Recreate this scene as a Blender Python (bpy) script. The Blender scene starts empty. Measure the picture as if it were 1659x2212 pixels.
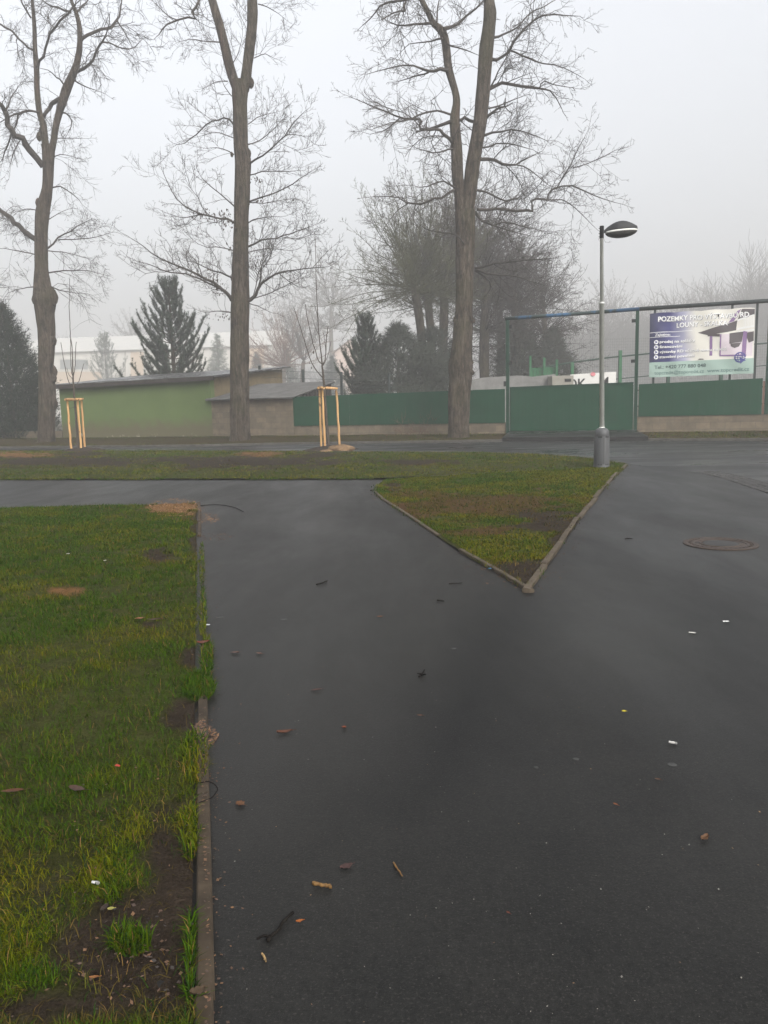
import bpy, math, random
import numpy as np
from mathutils import Vector

R = math.radians
random.seed(7)
rng = np.random.default_rng(7)
S = bpy.context.scene
COL = S.collection

# ------------------------------------------------------------------ camera
W0, H0, F0 = 1659.0, 2212.0, 1659.0          # frame of measurement
PITCH = math.atan(238.0 / F0)
ROLL = 0.026
HC = 1.55
_f = np.array([0, math.cos(PITCH), -math.sin(PITCH)])
_u0 = np.array([0, math.sin(PITCH), math.cos(PITCH)])
_r0 = np.array([1.0, 0, 0])
RT = math.cos(ROLL) * _r0 - math.sin(ROLL) * _u0
UP = math.cos(ROLL) * _u0 + math.sin(ROLL) * _r0
CAM = np.array([0, 0, HC])


def ray(px, py):
    return _f + RT * ((px - W0 / 2) / F0) - UP * ((py - H0 / 2) / F0)


def gp(px, py, z=0.0):
    d = ray(px, py)
    t = (z - HC) / d[2]
    return CAM + d * t


def at(px, py, Y):
    d = ray(px, py)
    return CAM + d * (Y / d[1])


def proj(P):
    q = np.asarray(P) - CAM
    z = q @ _f
    return W0 / 2 + F0 * (q @ RT) / z, H0 / 2 - F0 * (q @ UP) / z


def mpp(P):
    """metres per measured pixel at point P"""
    return float((np.asarray(P) - CAM) @ _f) / F0


cam_d = bpy.data.cameras.new('camera')
cam = bpy.data.objects.new('camera', cam_d)
COL.objects.link(cam)
cam_d.sensor_fit = 'HORIZONTAL'
cam_d.sensor_width = 36.0
cam_d.lens = 36.0
cam_d.clip_start = 0.05
cam_d.clip_end = 2000
from mathutils import Matrix
m = Matrix(((RT[0], UP[0], -_f[0]), (RT[1], UP[1], -_f[1]), (RT[2], UP[2], -_f[2])))
cam.matrix_world = Matrix.Translation(Vector(CAM)) @ m.to_4x4()
S.camera = cam

# ------------------------------------------------------------------ helpers: objects


def tag(o, label=None, cat=None, group=None, kind=None):
    if label: o['label'] = label
    if cat: o['category'] = cat
    if group: o['group'] = group
    if kind: o['kind'] = kind
    return o


def thing(name, loc, label, cat, group=None):
    o = bpy.data.objects.new(name, None)
    COL.objects.link(o)
    o.location = Vector([float(c) for c in loc])
    o.empty_display_size = 0.2
    return tag(o, label, cat, group)


def base_of(p):
    b = Vector((0, 0, 0))
    while p is not None:
        b += p.location
        p = p.parent
    return np.array(b)


class MB:
    """collects shapes in world coordinates, links them as ONE mesh"""

    def __init__(s):
        s.v = []; s.f = []; s.n = 0; s.tub = {}; s.col = None; s.mi = []; s.pieces = []

    def raw(s, V, Fc, mi=0):
        V = np.asarray(V, float).reshape(-1, 3)
        if len(s.pieces) < 200: s.pieces.append((V, Fc))
        for f in Fc:
            s.f.append([i + s.n for i in f]); s.mi.append(mi)
        s.v.append(V); s.n += len(V)

    def box(s, o, x, y, z, mi=0):
        """o corner, x y z edge vectors"""
        o, x, y, z = [np.asarray(a, float) for a in (o, x, y, z)]
        V = [o, o + x, o + x + y, o + y, o + z, o + x + z, o + x + y + z, o + y + z]
        s.raw(V, [(0, 3, 2, 1), (4, 5, 6, 7), (0, 1, 5, 4), (1, 2, 6, 5), (2, 3, 7, 6), (3, 0, 4, 7)], mi)

    def tube(s, P, r, sides=8, cap=True):
        P = [np.asarray(p, float) for p in P]
        if not hasattr(r, '__len__'): r = [r] * len(P)
        s.tub.setdefault((len(P), sides, cap), []).append((np.array(P), np.array(r, float)))

    def prism(s, poly, ext, mi=0):
        """poly: list of 3d points, ext: extrusion vector"""
        n = len(poly)
        poly = [np.asarray(p, float) for p in poly]
        ext = np.asarray(ext, float)
        V = poly + [p + ext for p in poly]
        fs = [tuple(range(n - 1, -1, -1)), tuple(range(n, 2 * n))]
        for i in range(n):
            j = (i + 1) % n
            fs.append((i, j, n + j, n + i))
        s.raw(V, fs, mi)

    def grid(s, G, mi=0):
        """G: array (a,b,3)"""
        a, b = G.shape[:2]
        i = np.arange(a * b).reshape(a, b)
        q = np.stack([i[:-1, :-1], i[1:, :-1], i[1:, 1:], i[:-1, 1:]], -1).reshape(-1, 4)
        s.raw(G.reshape(-1, 3), [tuple(t) for t in q.tolist()], mi)

    def lathe(s, c, prof, sides=24, sx=1.0, sy=1.0, ax=(1, 0, 0), ay=(0, 1, 0), az=(0, 0, 1), mi=0):
        c, ax, ay, az = [np.asarray(a, float) for a in (c, ax, ay, az)]
        V = []
        for (r, h) in prof:
            for k in range(sides):
                t = 2 * math.pi * k / sides
                V.append(c + ax * (r * sx * math.cos(t)) + ay * (r * sy * math.sin(t)) + az * h)
        Fc = []
        for j in range(len(prof) - 1):
            for k in range(sides):
                k2 = (k + 1) % sides
                Fc.append((j * sides + k, j * sides + k2, (j + 1) * sides + k2, (j + 1) * sides + k))
        Fc.append(tuple(range(sides - 1, -1, -1)))
        Fc.append(tuple((len(prof) - 1) * sides + k for k in range(sides)))
        s.raw(V, Fc, mi)

    def _tubes(s):
        Vs, Qs, Cs = [], [], []
        n = s.n
        for (k, sides, cap), L in s.tub.items():
            P = np.array([a for a, b in L]); r = np.array([b for a, b in L])
            T = np.empty_like(P)
            T[:, 1:-1] = P[:, 2:] - P[:, :-2]
            T[:, 0] = P[:, 1] - P[:, 0]; T[:, -1] = P[:, -1] - P[:, -2]
            T /= np.linalg.norm(T, axis=2, keepdims=True) + 1e-9
            D = P[:, -1] - P[:, 0]
            D /= np.linalg.norm(D, axis=1, keepdims=True) + 1e-9
            ref = np.where(np.abs(D[:, 2:3]) > .8, np.array([[1.0, 0.1, 0]]), np.array([[0, 0.05, 1.0]]))
            ref = np.repeat(ref[:, None, :], k, 1)
            U = np.cross(T, ref); U /= np.linalg.norm(U, axis=2, keepdims=True) + 1e-9
            Vv = np.cross(T, U)
            t = np.arange(sides) * 2 * math.pi / sides
            ring = P[:, :, None, :] + r[:, :, None, None] * (np.cos(t)[None, None, :, None] * U[:, :, None, :] + np.sin(t)[None, None, :, None] * Vv[:, :, None, :])
            N = len(L)
            idx = n + np.arange(N * k * sides).reshape(N, k, sides)
            a = idx[:, :-1, :]; b = np.roll(idx, -1, 2)[:, :-1, :]
            c = np.roll(idx, -1, 2)[:, 1:, :]; d = idx[:, 1:, :]
            Qs.append(np.stack([a, d, c, b], -1).reshape(-1, 4))
            if cap:
                Cs += [tuple(t[::-1]) for t in idx[:, -1, :][:, ::-1].tolist()]
                Cs += [tuple(t) for t in idx[:, 0, :].tolist()]
            Vs.append(ring.reshape(-1, 3)); n += N * k * sides
        return Vs, Qs, Cs

    def each(s, name, mat, parent=None, smooth=False):
        out = []
        for V, Fc in s.pieces:
            q = MB(); q.raw(V, Fc); out.append(q.build(name, mat, parent, smooth))
        for (k, sides, cap), L in s.tub.items():
            for P, r in L:
                q = MB(); q.tube(list(P), r, sides, cap); out.append(q.build(name, mat, parent, smooth))
        return out

    def build(s, name, mat, parent=None, smooth=False, ret_mesh=False):
        b = base_of(parent)
        Vs, Qs, Cs = s._tubes()
        V = np.concatenate(s.v + Vs) if (s.v or Vs) else np.zeros((0, 3))
        V = V - b
        faces = s.f + Cs
        loops = []; starts = []; tot = 0
        mi = list(s.mi) + [0] * len(Cs)
        if faces:
            lens = np.array([len(f) for f in faces])
            loops.append(np.concatenate([np.array(f) for f in faces]))
            starts.append(np.concatenate([[0], np.cumsum(lens)[:-1]])); tot = int(lens.sum())
        for Q in Qs:
            loops.append(Q.reshape(-1)); starts.append(tot + np.arange(len(Q)) * 4); tot += Q.size
            mi += [0] * len(Q)
        L = np.concatenate(loops).astype(np.int32); St = np.concatenate(starts).astype(np.int32)
        me = bpy.data.meshes.new(name)
        me.vertices.add(len(V)); me.vertices.foreach_set('co', V.astype(np.float32).ravel())
        me.loops.add(len(L)); me.loops.foreach_set('vertex_index', L)
        me.polygons.add(len(St)); me.polygons.foreach_set('loop_start', St)
        mats = mat if isinstance(mat, (list, tuple)) else [mat]
        for mm in mats: me.materials.append(mm)
        if len(mats) > 1: me.polygons.foreach_set('material_index', np.array(mi, np.int32))
        me.polygons.foreach_set('use_smooth', np.full(len(St), smooth))
        if s.col is not None:
            ca = me.color_attributes.new('tint', 'FLOAT_COLOR', 'POINT')
            c4 = np.ones((len(V), 4), np.float32); c4[:, :3] = s.col
            ca.data.foreach_set('color', c4.ravel())
        me.update(calc_edges=True)
        me.validate()
        if ret_mesh: return me
        o = bpy.data.objects.new(name, me)
        COL.objects.link(o)
        if parent is not None: o.parent = parent
        return o


def copy_tree(o, parent=None):
    c = o.copy(); COL.objects.link(c); c.parent = parent
    for ch in list(o.children): copy_tree(ch, c)
    return c

# ------------------------------------------------------------------ helpers: noise


def _h(i, j, seed):
    n = (i * 374761393 + j * 668265263 + seed * 974634217) & 0x7fffffff
    n = ((n ^ (n >> 13)) * 1274126177) & 0x7fffffff
    return ((n ^ (n >> 16)) & 0xffff) / 65535.0


def vnoise(x, y, seed=0):
    x = np.asarray(x, float); y = np.asarray(y, float)
    i = np.floor(x).astype(np.int64); j = np.floor(y).astype(np.int64)
    fx = x - i; fy = y - j
    fx = fx * fx * (3 - 2 * fx); fy = fy * fy * (3 - 2 * fy)
    a = _h(i, j, seed); b = _h(i + 1, j, seed); c = _h(i, j + 1, seed); d = _h(i + 1, j + 1, seed)
    return (a * (1 - fx) + b * fx) * (1 - fy) + (c * (1 - fx) + d * fx) * fy


def fbm(x, y, seed=0, o=4):
    s = 0; a = .5; t = 0
    for k in range(o):
        s = s + a * vnoise(np.asarray(x) * 2 ** k, np.asarray(y) * 2 ** k, seed + k); t += a; a *= .5
    return s / t

# ------------------------------------------------------------------ helpers: materials


class NT:
    def __init__(s, name):
        s.m = bpy.data.materials.new(name); s.m.use_nodes = True
        s.t = s.m.node_tree; s.b = s.t.nodes['Principled BSDF']
        s.tc = s.t.nodes.new('ShaderNodeTexCoord')

    def n(s, typ, **kw):
        x = s.t.nodes.new('ShaderNode' + typ)
        for k, v in kw.items():
            if k in x.inputs: s.set(x.inputs[k], v)
            else: setattr(x, k, v)
        return x

    def set(s, inp, v):
        if isinstance(v, bpy.types.NodeSocket): s.t.links.new(v, inp)
        else: inp.default_value = v

    def noise(s, scale, detail=4, rough=.55, stretch=None, off=None, dist=0.0):
        src = s.tc.outputs['Object']
        if stretch is not None or off is not None:
            mp = s.n('Mapping'); s.t.links.new(src, mp.inputs['Vector'])
            if stretch: mp.inputs['Scale'].default_value = stretch
            if off: mp.inputs['Location'].default_value = off
            src = mp.outputs['Vector']
        x = s.n('TexNoise'); s.t.links.new(src, x.inputs['Vector'])
        x.inputs['Scale'].default_value = scale; x.inputs['Detail'].default_value = detail
        x.inputs['Roughness'].default_value = rough; x.inputs['Distortion'].default_value = dist
        return x.outputs['Fac']

    def ramp(s, fac, stops):
        x = s.n('ValToRGB'); s.t.links.new(fac, x.inputs['Fac'])
        e = x.color_ramp.elements
        while len(e) < len(stops): e.new(.5)
        for k, (p, c) in enumerate(stops):
            e[k].position = p
            e[k].color = (c, c, c, 1) if not hasattr(c, '__len__') else (*c, 1)
        return x.outputs['Color']

    def mix(s, fac, a, b, blend='MIX'):
        x = s.t.nodes.new('ShaderNodeMix'); x.data_type = 'RGBA'; x.blend_type = blend
        s.set(x.inputs[0], fac)
        for i, v in ((6, a), (7, b)):
            if isinstance(v, bpy.types.NodeSocket): s.t.links.new(v, x.inputs[i])
            else: x.inputs[i].default_value = (*v, 1) if len(v) == 3 else v
        return x.outputs[2]

    def math(s, op, a, b=0.0, c=None, clamp=False):
        x = s.t.nodes.new('ShaderNodeMath'); x.operation = op; x.use_clamp = clamp
        s.set(x.inputs[0], a); s.set(x.inputs[1], b)
        if c is not None: s.set(x.inputs[2], c)
        return x.outputs[0]

    def out(s, col, rough=.8, bump=None, bs=.3, bd=.01, spec=None, metal=None):
        s.set(s.b.inputs['Base Color'], col if isinstance(col, bpy.types.NodeSocket) else (*col, 1))
        s.set(s.b.inputs['Roughness'], rough)
        if spec is not None: s.b.inputs['Specular IOR Level'].default_value = spec
        if metal is not None: s.b.inputs['Metallic'].default_value = metal
        if bump is not None:
            b = s.n('Bump'); b.inputs['Strength'].default_value = bs; b.inputs['Distance'].default_value = bd
            s.t.links.new(bump, b.inputs['Height']); s.t.links.new(b.outputs['Normal'], s.b.inputs['Normal'])
        return s.m


def simple(name, a, b=None, scale=6.0, rough=.75, bs=.15, bd=.01, stretch=None, spec=.2, metal=None):
    t = NT(name)
    f = t.noise(scale, 5, .6, stretch)
    if b is None: b = tuple(c * .75 for c in a)
    c = t.ramp(f, [(.3, b), (.7, a)])
    return t.out(c, rough, t.noise(scale * 4, 4, .6, stretch), bs, bd, spec, metal)


M = {}


def make_mats():
    # worn asphalt of the footpath: pale stone chips in dark binder, damp patches
    t = NT('asphalt')
    big = t.noise(.45, 4, .6, dist=.2); mid = t.noise(3.0, 5, .65); fine = t.noise(120, 3, .6)
    c = t.ramp(big, [(.3, (.009, .0091, .0085)), (.7, (.0165, .0163, .015))])
    c = t.mix(.5, c, t.ramp(mid, [(.3, (.007, .0072, .0068)), (.75, (.020, .019, .0172))]))
    c = t.mix(t.ramp(t.noise(.33, 4, .6, stretch=(1.6, .4, 1), off=(7, 2, 0), dist=.3), [(.38, .3), (.60, 0.0)]), c, (.008, .008, .008))
    c = t.mix(1.0, c, t.ramp(t.noise(38, 5, .8, off=(4, 4, 2)), [(.30, .62), (.70, 1.5)]), 'MULTIPLY')
    sp = t.n('SeparateXYZ'); t.t.links.new(t.tc.outputs['Object'], sp.inputs[0])
    wob = t.math('MULTIPLY', t.math('SUBTRACT', t.noise(1.3, 5, .65, off=(2, 9, 0)), .5), .9)

    def line(p0, p1, half, amount, src, col):
        """soft stain along the ground line p0 - p1"""
        dx, dy = p1[0] - p0[0], p1[1] - p0[1]; L_ = math.hypot(dx, dy); nx, ny = -dy / L_, dx / L_
        dd = t.math('ADD', t.math('MULTIPLY', sp.outputs['X'], nx), t.math('ADD', t.math('MULTIPLY', sp.outputs['Y'], ny), -(p0[0] * nx + p0[1] * ny)))
        al = t.math('ADD', t.math('MULTIPLY', sp.outputs['X'], dx / L_ / L_), t.math('ADD', t.math('MULTIPLY', sp.outputs['Y'], dy / L_ / L_), -(p0[0] * dx + p0[1] * dy) / L_ / L_))
        m1 = t.ramp(t.math('DIVIDE', t.math('ABSOLUTE', t.math('ADD', dd, t.math('MULTIPLY', wob, half))), half), [(.0, amount), (1.0, 0.0)])
        m2 = t.ramp(al, [(.0, 0.0), (.06, 1.0), (.75, 1.0), (1.0, 0.0)])
        return t.mix(t.math('MULTIPLY', m1, m2), src, col), dd
    c, dd1 = line(gp(1143, 1270), gp(820, 1900), .42, .75, c, (.0045, .0045, .0045))
    c, _ = line(gp(1545, 1190), gp(1640, 1640), .45, .6, c, (.006, .006, .006))
    c, _ = line(gp(1240, 1215), gp(1340, 1560), .8, .35, c, (.030, .029, .026))
    c, _ = line(gp(520, 1120), gp(860, 1165), .5, .5, c, (.034, .033, .031))
    c = t.mix(t.ramp(t.math('ADD', t.math('MULTIPLY', dd1, -.6), t.math('MULTIPLY', wob, .5)), [(.0, 0.0), (.4, .4)]), c, (.022, .0205, .018))
    c = t.mix(t.ramp(fine, [(.56, 0.0), (.68, .6)]), c, (.046, .043, .038))
    c = t.mix(t.ramp(t.noise(150, 2, .5, off=(9, 3, 1)), [(.28, .5), (.40, 0.0)]), c, (.012, .012, .012))
    v = t.n('TexVoronoi'); t.t.links.new(t.tc.outputs['Object'], v.inputs['Vector']); v.inputs['Scale'].default_value = 330
    rg = t.ramp(t.noise(.55, 5, .65, stretch=(1.5, .45, 1), off=(3, 1, 0), dist=.25), [(.32, .34), (.50, .42), (.68, .50)])
    h = t.math('ADD', t.math('MULTIPLY', v.outputs['Distance'], .5), t.math('MULTIPLY', t.noise(90, 4, .7), .9))
    M['asphalt'] = t.out(c, rg, h, .3, .003, .10)
    # wet road
    t = NT('wet_road')
    big = t.noise(.35, 4, .6, dist=.6); fine = t.noise(200, 2, .5)
    c = t.ramp(big, [(.3, (.012, .012, .0115)), (.7, (.022, .0215, .020))])
    c = t.mix(t.ramp(fine, [(.55, 0.0), (.75, .5)]), c, (.055, .052, .048))
    rg = t.ramp(t.noise(.5, 5, .65, stretch=(.5, 1.3, 1), off=(4, 1, 0), dist=.5), [(.36, .20), (.47, .42), (.65, .55)])
    M['road'] = t.out(c, rg, fine, .3, .003, .14)
    # soil / lawn base: colours come from the tint attribute (soil, sand, moss really lie there)
    t = NT('lawn_soil')
    a = t.n('Attribute'); a.attribute_name = 'tint'
    n1 = t.noise(14, 6, .7); n2 = t.noise(90, 4, .7)
    c = t.mix(1.0, a.outputs['Color'], t.ramp(n1, [(.25, .5), (.75, 1.4)]), 'MULTIPLY')
    c = t.mix(1.0, c, t.ramp(n2, [(.3, .55), (.7, 1.4)]), 'MULTIPLY')
    h = t.math('ADD', t.math('MULTIPLY', n1, 1.0), t.math('MULTIPLY', n2, .4))
    M['soil'] = t.out(c, .85, h, 1.0, .03, .04)
    t = NT('grass_blade')
    a = t.n('Attribute'); a.attribute_name = 'tint'
    M['grass'] = t.out(a.outputs['Color'], .6, spec=.0)
    M['grass'].node_tree.nodes['Principled BSDF'].inputs['Transmission Weight'].default_value = 0.0
    M['litter'] = NT('litter').m
    t = NT('leaf_litter'); a = t.n('Attribute'); a.attribute_name = 'tint'; M['litter'] = t.out(a.outputs['Color'], .7)
    M['ground'] = simple('dark_ground', (.06, .055, .03), (.035, .03, .018), 1.5, .9, .4, .05)
    M['concrete'] = simple('kerb_concrete', (.058, .043, .028), (.020, .0145, .0095), 7, .85, .5, .004)
    M['kerbpale'] = simple('weathered_edging', (.092, .072, .050), (.04, .031, .021), 6, .85, .5, .004)
    M['kerbfar'] = simple('kerb_grey', (.085, .080, .07), (.045, .042, .036), 5, .85, .3, .006)
    M['sett'] = simple('granite_sett', (.030, .027, .023), (.013, .012, .011), 9, .5, .6, .008)
    M['iron'] = simple('rusty_iron', (.055, .036, .026), (.02, .016, .013), 30, .55, .5, .004)
    M['disc'] = simple('manhole_concrete', (.034, .033, .031), (.018, .0175, .017), 20, .6, .4, .004)
    # bark
    t = NT('bark')
    n1 = t.noise(4.5, 7, .75, stretch=(2.4, 2.4, .34)); n2 = t.noise(1.1, 4, .6, stretch=(1, 1, .5), off=(5, 2, 1))
    n3 = t.noise(22, 5, .7, stretch=(1, 1, .3))
    c = t.ramp(n1, [(.30, (.018, .015, .012)), (.50, (.088, .069, .052)), (.72, (.20, .165, .128))])
    c = t.mix(t.ramp(t.noise(3.2, 6, .75, stretch=(1.2, 1.2, .7), off=(8, 1, 4)), [(.34, .8), (.52, 0.0)]), c, (.014, .012, .010))
    c = t.mix(t.ramp(n2, [(.48, 0.0), (.70, .55)]), c, (.075, .072, .036))
    c = t.mix(t.ramp(t.noise(.9, 3, .6, stretch=(2.6, 2.6, .16), off=(1, 7, 3)), [(.60, 0.0), (.70, .75)]), c, (.135, .085, .062))
    h = t.math('ADD', n1, t.math('MULTIPLY', n3, .5))
    M['bark'] = t.out(c, .9, h, 1.0, .2, .12)
    M['twig'] = simple('twig', (.062, .053, .047), (.035, .030, .026), 3, .9, 0, spec=.2)
    M['twigred'] = simple('twig_reddish', (.15, .085, .06), (.09, .05, .036), 3, .9, 0)
    M['twiggreen'] = simple('twig_mossy', (.075, .078, .036), (.042, .04, .025), 1.2, .9, 0)
    M['sap'] = simple('sapling_bark', (.075, .06, .045), (.04, .032, .026), 12, .8, .2)
    t = NT('stake_pine'); f = t.noise(5, 5, .6, stretch=(3, 3, .35))
    c = t.ramp(f, [(.3, (.36, .185, .07)), (.7, (.56, .34, .14))])
    c = t.mix(t.ramp(t.noise(7, 2, .5, off=(3, 8, 1)), [(.68, 0.0), (.73, .85)]), c, (.10, .045, .02))
    M['stake'] = t.out(c, .65, f, .3, .01)
    for nm, a, b in (('pine', (.048, .074, .042), (.022, .036, .022)), ('thuja', (.020, .034, .018), (.009, .017, .010)),
                     ('pale', (.06, .085, .045), (.035, .05, .03)), ('yew', (.042, .050, .036), (.024, .029, .021))):
        M[nm] = simple('needles_' + nm, a, b, 1.6, .75, 0)
    # walls
    t = NT('green_render')
    c = t.ramp(t.noise(.8, 5, .6), [(.3, (.082, .122, .034)), (.7, (.102, .148, .042))])
    c = t.mix(t.ramp(t.noise(5, 6, .7, off=(2, 0, 0)), [(.35, .15), (.6, 0.0)]), c, (.08, .11, .04))
    sep = t.n('SeparateXYZ'); t.t.links.new(t.tc.outputs['Object'], sep.inputs[0])
    dz = t.math('ADD', sep.outputs['Z'], t.math('MULTIPLY', t.noise(1.7, 5, .65, off=(0, 4, 0)), -1.1))
    c = t.mix(t.ramp(dz, [(.0, .8), (.55, 0.0)]), c, (.10, .076, .045))
    pe = t.math('ADD', sep.outputs['Z'], t.math('ADD', t.math('MULTIPLY', t.ramp(t.noise(2.6, 6, .8, off=(7, 4, 0)), [(.50, 0.0), (.66, 1.0)]), -.42), .03))
    c = t.mix(t.ramp(pe, [(.0, 1.0), (.03, 0.0)]), c, (.30, .275, .21))
    M['greenwall'] = t.out(c, .9, t.noise(40, 4, .6), .3, .01)
    M['beigewall'] = simple('beige_render', (.19, .15, .085), (.13, .10, .06), 3, .9, .3, .01)
    # block masonry
    t = NT('block_masonry')
    mp = t.n('Mapping'); uv = t.n('UVMap'); t.t.links.new(t.tc.outputs['UV'], mp.inputs['Vector'])
    bk = t.n('TexBrick'); t.t.links.new(mp.outputs['Vector'], bk.inputs['Vector'])
    bk.inputs['Color1'].default_value = (.150, .118, .078, 1); bk.inputs['Color2'].default_value = (.108, .086, .058, 1)
    bk.inputs['Mortar'].default_value = (.10, .082, .06, 1); bk.inputs['Scale'].default_value = 1.0
    bk.inputs['Mortar Size'].default_value = .012; bk.inputs['Brick Width'].default_value = .5; bk.inputs['Row Height'].default_value = .25
    n1 = t.noise(2.5, 6, .7)
    c = t.mix(1.0, bk.outputs['Color'], t.ramp(n1, [(.25, .6), (.75, 1.35)]), 'MULTIPLY')
    c = t.mix(t.ramp(t.noise(.7, 4, .7, off=(3, 3, 3)), [(.52, 0.0), (.72, .6)]), c, (.075, .062, .042))
    M['block'] = t.out(c, .92, bk.outputs['Fac'], -.4, .01)
    # profiled green sheet
    t = NT('green_sheet')
    c = t.ramp(t.noise(1.0, 5, .6), [(.3, (.003, .034, .015)), (.72, (.005, .047, .022))])
    c = t.mix(t.ramp(t.noise(3, 6, .8, stretch=(1, 1, .2), off=(1, 5, 0)), [(.50, 0.0), (.75, .55)]), c, (.016, .036, .020))
    M['greensheet'] = t.out(c, .5, t.noise(3, 3, .5), .12, .02, .25)
    M['greensteel'] = simple('green_steel', (.011, .047, .028), (.009, .028, .018), 6, .5, .2, .004)
    t = NT('flaking_blue_bar')
    f = t.noise(1.6, 5, .6)
    sep = t.n('SeparateXYZ'); t.t.links.new(t.tc.outputs['Object'], sep.inputs[0])
    c = t.mix(t.ramp(f, [(.46, 0.0), (.54, 1.0)]), (.03, .05, .045), (.035, .11, .21))
    M['bluebar'] = t.out(c, .5, f, .2, .004)
    M['greybar'] = simple('dark_grey_bar', (.045, .055, .052), (.025, .032, .03), 5, .5, .2, .004)
    # roofs
    t = NT('bitumen_roof')
    f = t.noise(1.1, 5, .65, stretch=(1, .35, 1))
    c = t.ramp(f, [(.3, (.028, .028, .028)), (.7, (.11, .11, .105))])
    M['bitumen'] = t.out(c, t.ramp(t.noise(2.5, 4, .6), [(.4, .22), (.6, .5)]), f, .4, .02, .6)
    t = NT('corrugated_cement')
    f = t.noise(2.2, 6, .7)
    c = t.ramp(f, [(.28, (.05, .048, .045)), (.72, (.155, .15, .14))])
    M['corrug'] = t.out(c, .6, t.noise(25, 4, .6), .3, .01)
    M['darkwood'] = simple('dark_boards', (.05, .042, .034), (.022, .019, .016), 5, .85, .3, .01, stretch=(1, 1, .2))
    M['white'] = simple('offwhite_panel', (.52, .50, .45), (.45, .43, .39), 1, .6, .05)
    M['roofwhite'] = simple('pale_roof', (.44, .43, .40), (.38, .375, .35), .7, .6, .05)
    M['orange'] = simple('apricot_panel', (.46, .36, .26), (.42, .33, .24), 1, .7, .05)
    M['glass'] = simple('dim_window', (.20, .21, .20), (.14, .15, .15), 1, .3, 0)
    M['pinkwall'] = simple('pink_render', (.52, .42, .37), (.46, .37, .32), 1, .85, .05)
    M['tileroof'] = simple('dull_tiles', (.25, .19, .16), (.18, .14, .12), 3, .85, .2)
    M['palewall'] = simple('pale_concrete', (.215, .21, .20), (.14, .138, .13), 3, .9, .3, .01)
    M['greypanel'] = simple('grey_cabinet', (.27, .255, .22), (.21, .20, .17), 3, .8, .1)
    M['pinkplaster'] = simple('pink_plaster', (.36, .20, .15), (.27, .16, .12), 6, .85, .2)
    M['brightgreen'] = simple('bright_green_paint', (.022, .115, .048), (.018, .08, .035), 5, .5, .1)
    M['wire'] = simple('wire_mesh', (.06, .08, .07), (.04, .05, .045), 5, .6, 0)
    # lamp
    t = NT('galvanised'); f = t.noise(12, 5, .7, stretch=(1, 1, .3))
    c = t.ramp(f, [(.3, (.46, .47, .44)), (.7, (.64, .65, .60))])
    M['galva'] = t.out(c, .5, f, .1, .004, .4)
    t = NT('grey_plastic'); f = t.noise(5, 5, .65, stretch=(1, 1, .4))
    c = t.ramp(f, [(.3, (.042, .044, .045)), (.7, (.072, .074, .075))])
    c = t.mix(t.ramp(t.noise(9, 6, .75, off=(1, 2, 5)), [(.6, 0.0), (.75, .5)]), c, (.16, .15, .14))
    M['plastic'] = t.out(c, .5, f, .15, .006, .4)
    M['lamphead'] = simple('lamp_head_grey', (.036, .037, .038), (.026, .027, .028), 8, .6, .05, spec=.2)
    M['rim'] = simple('lamp_rim_white', (.74, .74, .70), (.66, .66, .62), 8, .5, 0)
    M['lens'] = simple('lamp_lens', (.075, .073, .068), (.05, .049, .045), 8, .5, 0, spec=.2)
    M['black'] = simple('black_rubber', (.02, .02, .02), (.012, .012, .012), 8, .6, 0)
    M['mound'] = simple('dark_soil_mound', (.045, .032, .022), (.020, .015, .011), 9, .9, 1.0, .05)
    M['clod'] = simple('light_clod', (.25, .16, .085), (.11, .07, .04), 7, .9, 1.0, .05)


make_mats()


def plain(name, c, rough=.7, var=.8, scale=30):
    if name not in M: M[name] = simple(name, c, tuple(x * var for x in c), scale, rough, .05)
    return M[name]

# ------------------------------------------------------------------ world, sun, haze
w = bpy.data.worlds.new('World'); S.world = w; w.use_nodes = True
nt = w.node_tree; bg = nt.nodes['Background']
sky = nt.nodes.new('ShaderNodeTexSky'); sky.sky_type = 'NISHITA'; sky.sun_disc = False
sky.sun_elevation = R(38); sky.sun_rotation = R(150)
sky.air_density = 1.0; sky.dust_density = 4.0
hs = nt.nodes.new('ShaderNodeHueSaturation'); hs.inputs['Saturation'].default_value = .18
nt.links.new(sky.outputs[0], hs.inputs['Color'])
# closed cloud deck: the zenith is the brighter part of an overcast sky
tcw = nt.nodes.new('ShaderNodeTexCoord'); sxw = nt.nodes.new('ShaderNodeSeparateXYZ'); rpw = nt.nodes.new('ShaderNodeValToRGB'); mxw = nt.nodes.new('ShaderNodeMix')
nt.links.new(tcw.outputs['Generated'], sxw.inputs[0]); nt.links.new(sxw.outputs['Z'], rpw.inputs['Fac'])
rpw.color_ramp.elements[0].position = .0; rpw.color_ramp.elements[0].color = (.17, .17, .17, 1)
rpw.color_ramp.elements[1].position = .46; rpw.color_ramp.elements[1].color = (1, 1, 1, 1)
mxw.data_type = 'RGBA'; mxw.blend_type = 'MULTIPLY'; mxw.inputs[0].default_value = 1.0
nt.links.new(hs.outputs[0], mxw.inputs[6]); nt.links.new(rpw.outputs[0], mxw.inputs[7]); nt.links.new(mxw.outputs[2], bg.inputs['Color'])
bg.inputs['Strength'].default_value = .15
sd = bpy.data.lights.new('sun', 'SUN'); sd.energy = .5; sd.angle = R(30); sd.color = (1, .97, .92)
so = bpy.data.objects.new('sun', sd); COL.objects.link(so)
_az = R(150); _el = R(38)
_dir = Vector((math.sin(_az) * math.cos(_el), math.cos(_az) * math.cos(_el), math.sin(_el)))
so.rotation_euler = (-_dir).to_track_quat('-Z', 'Y').to_euler()

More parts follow.
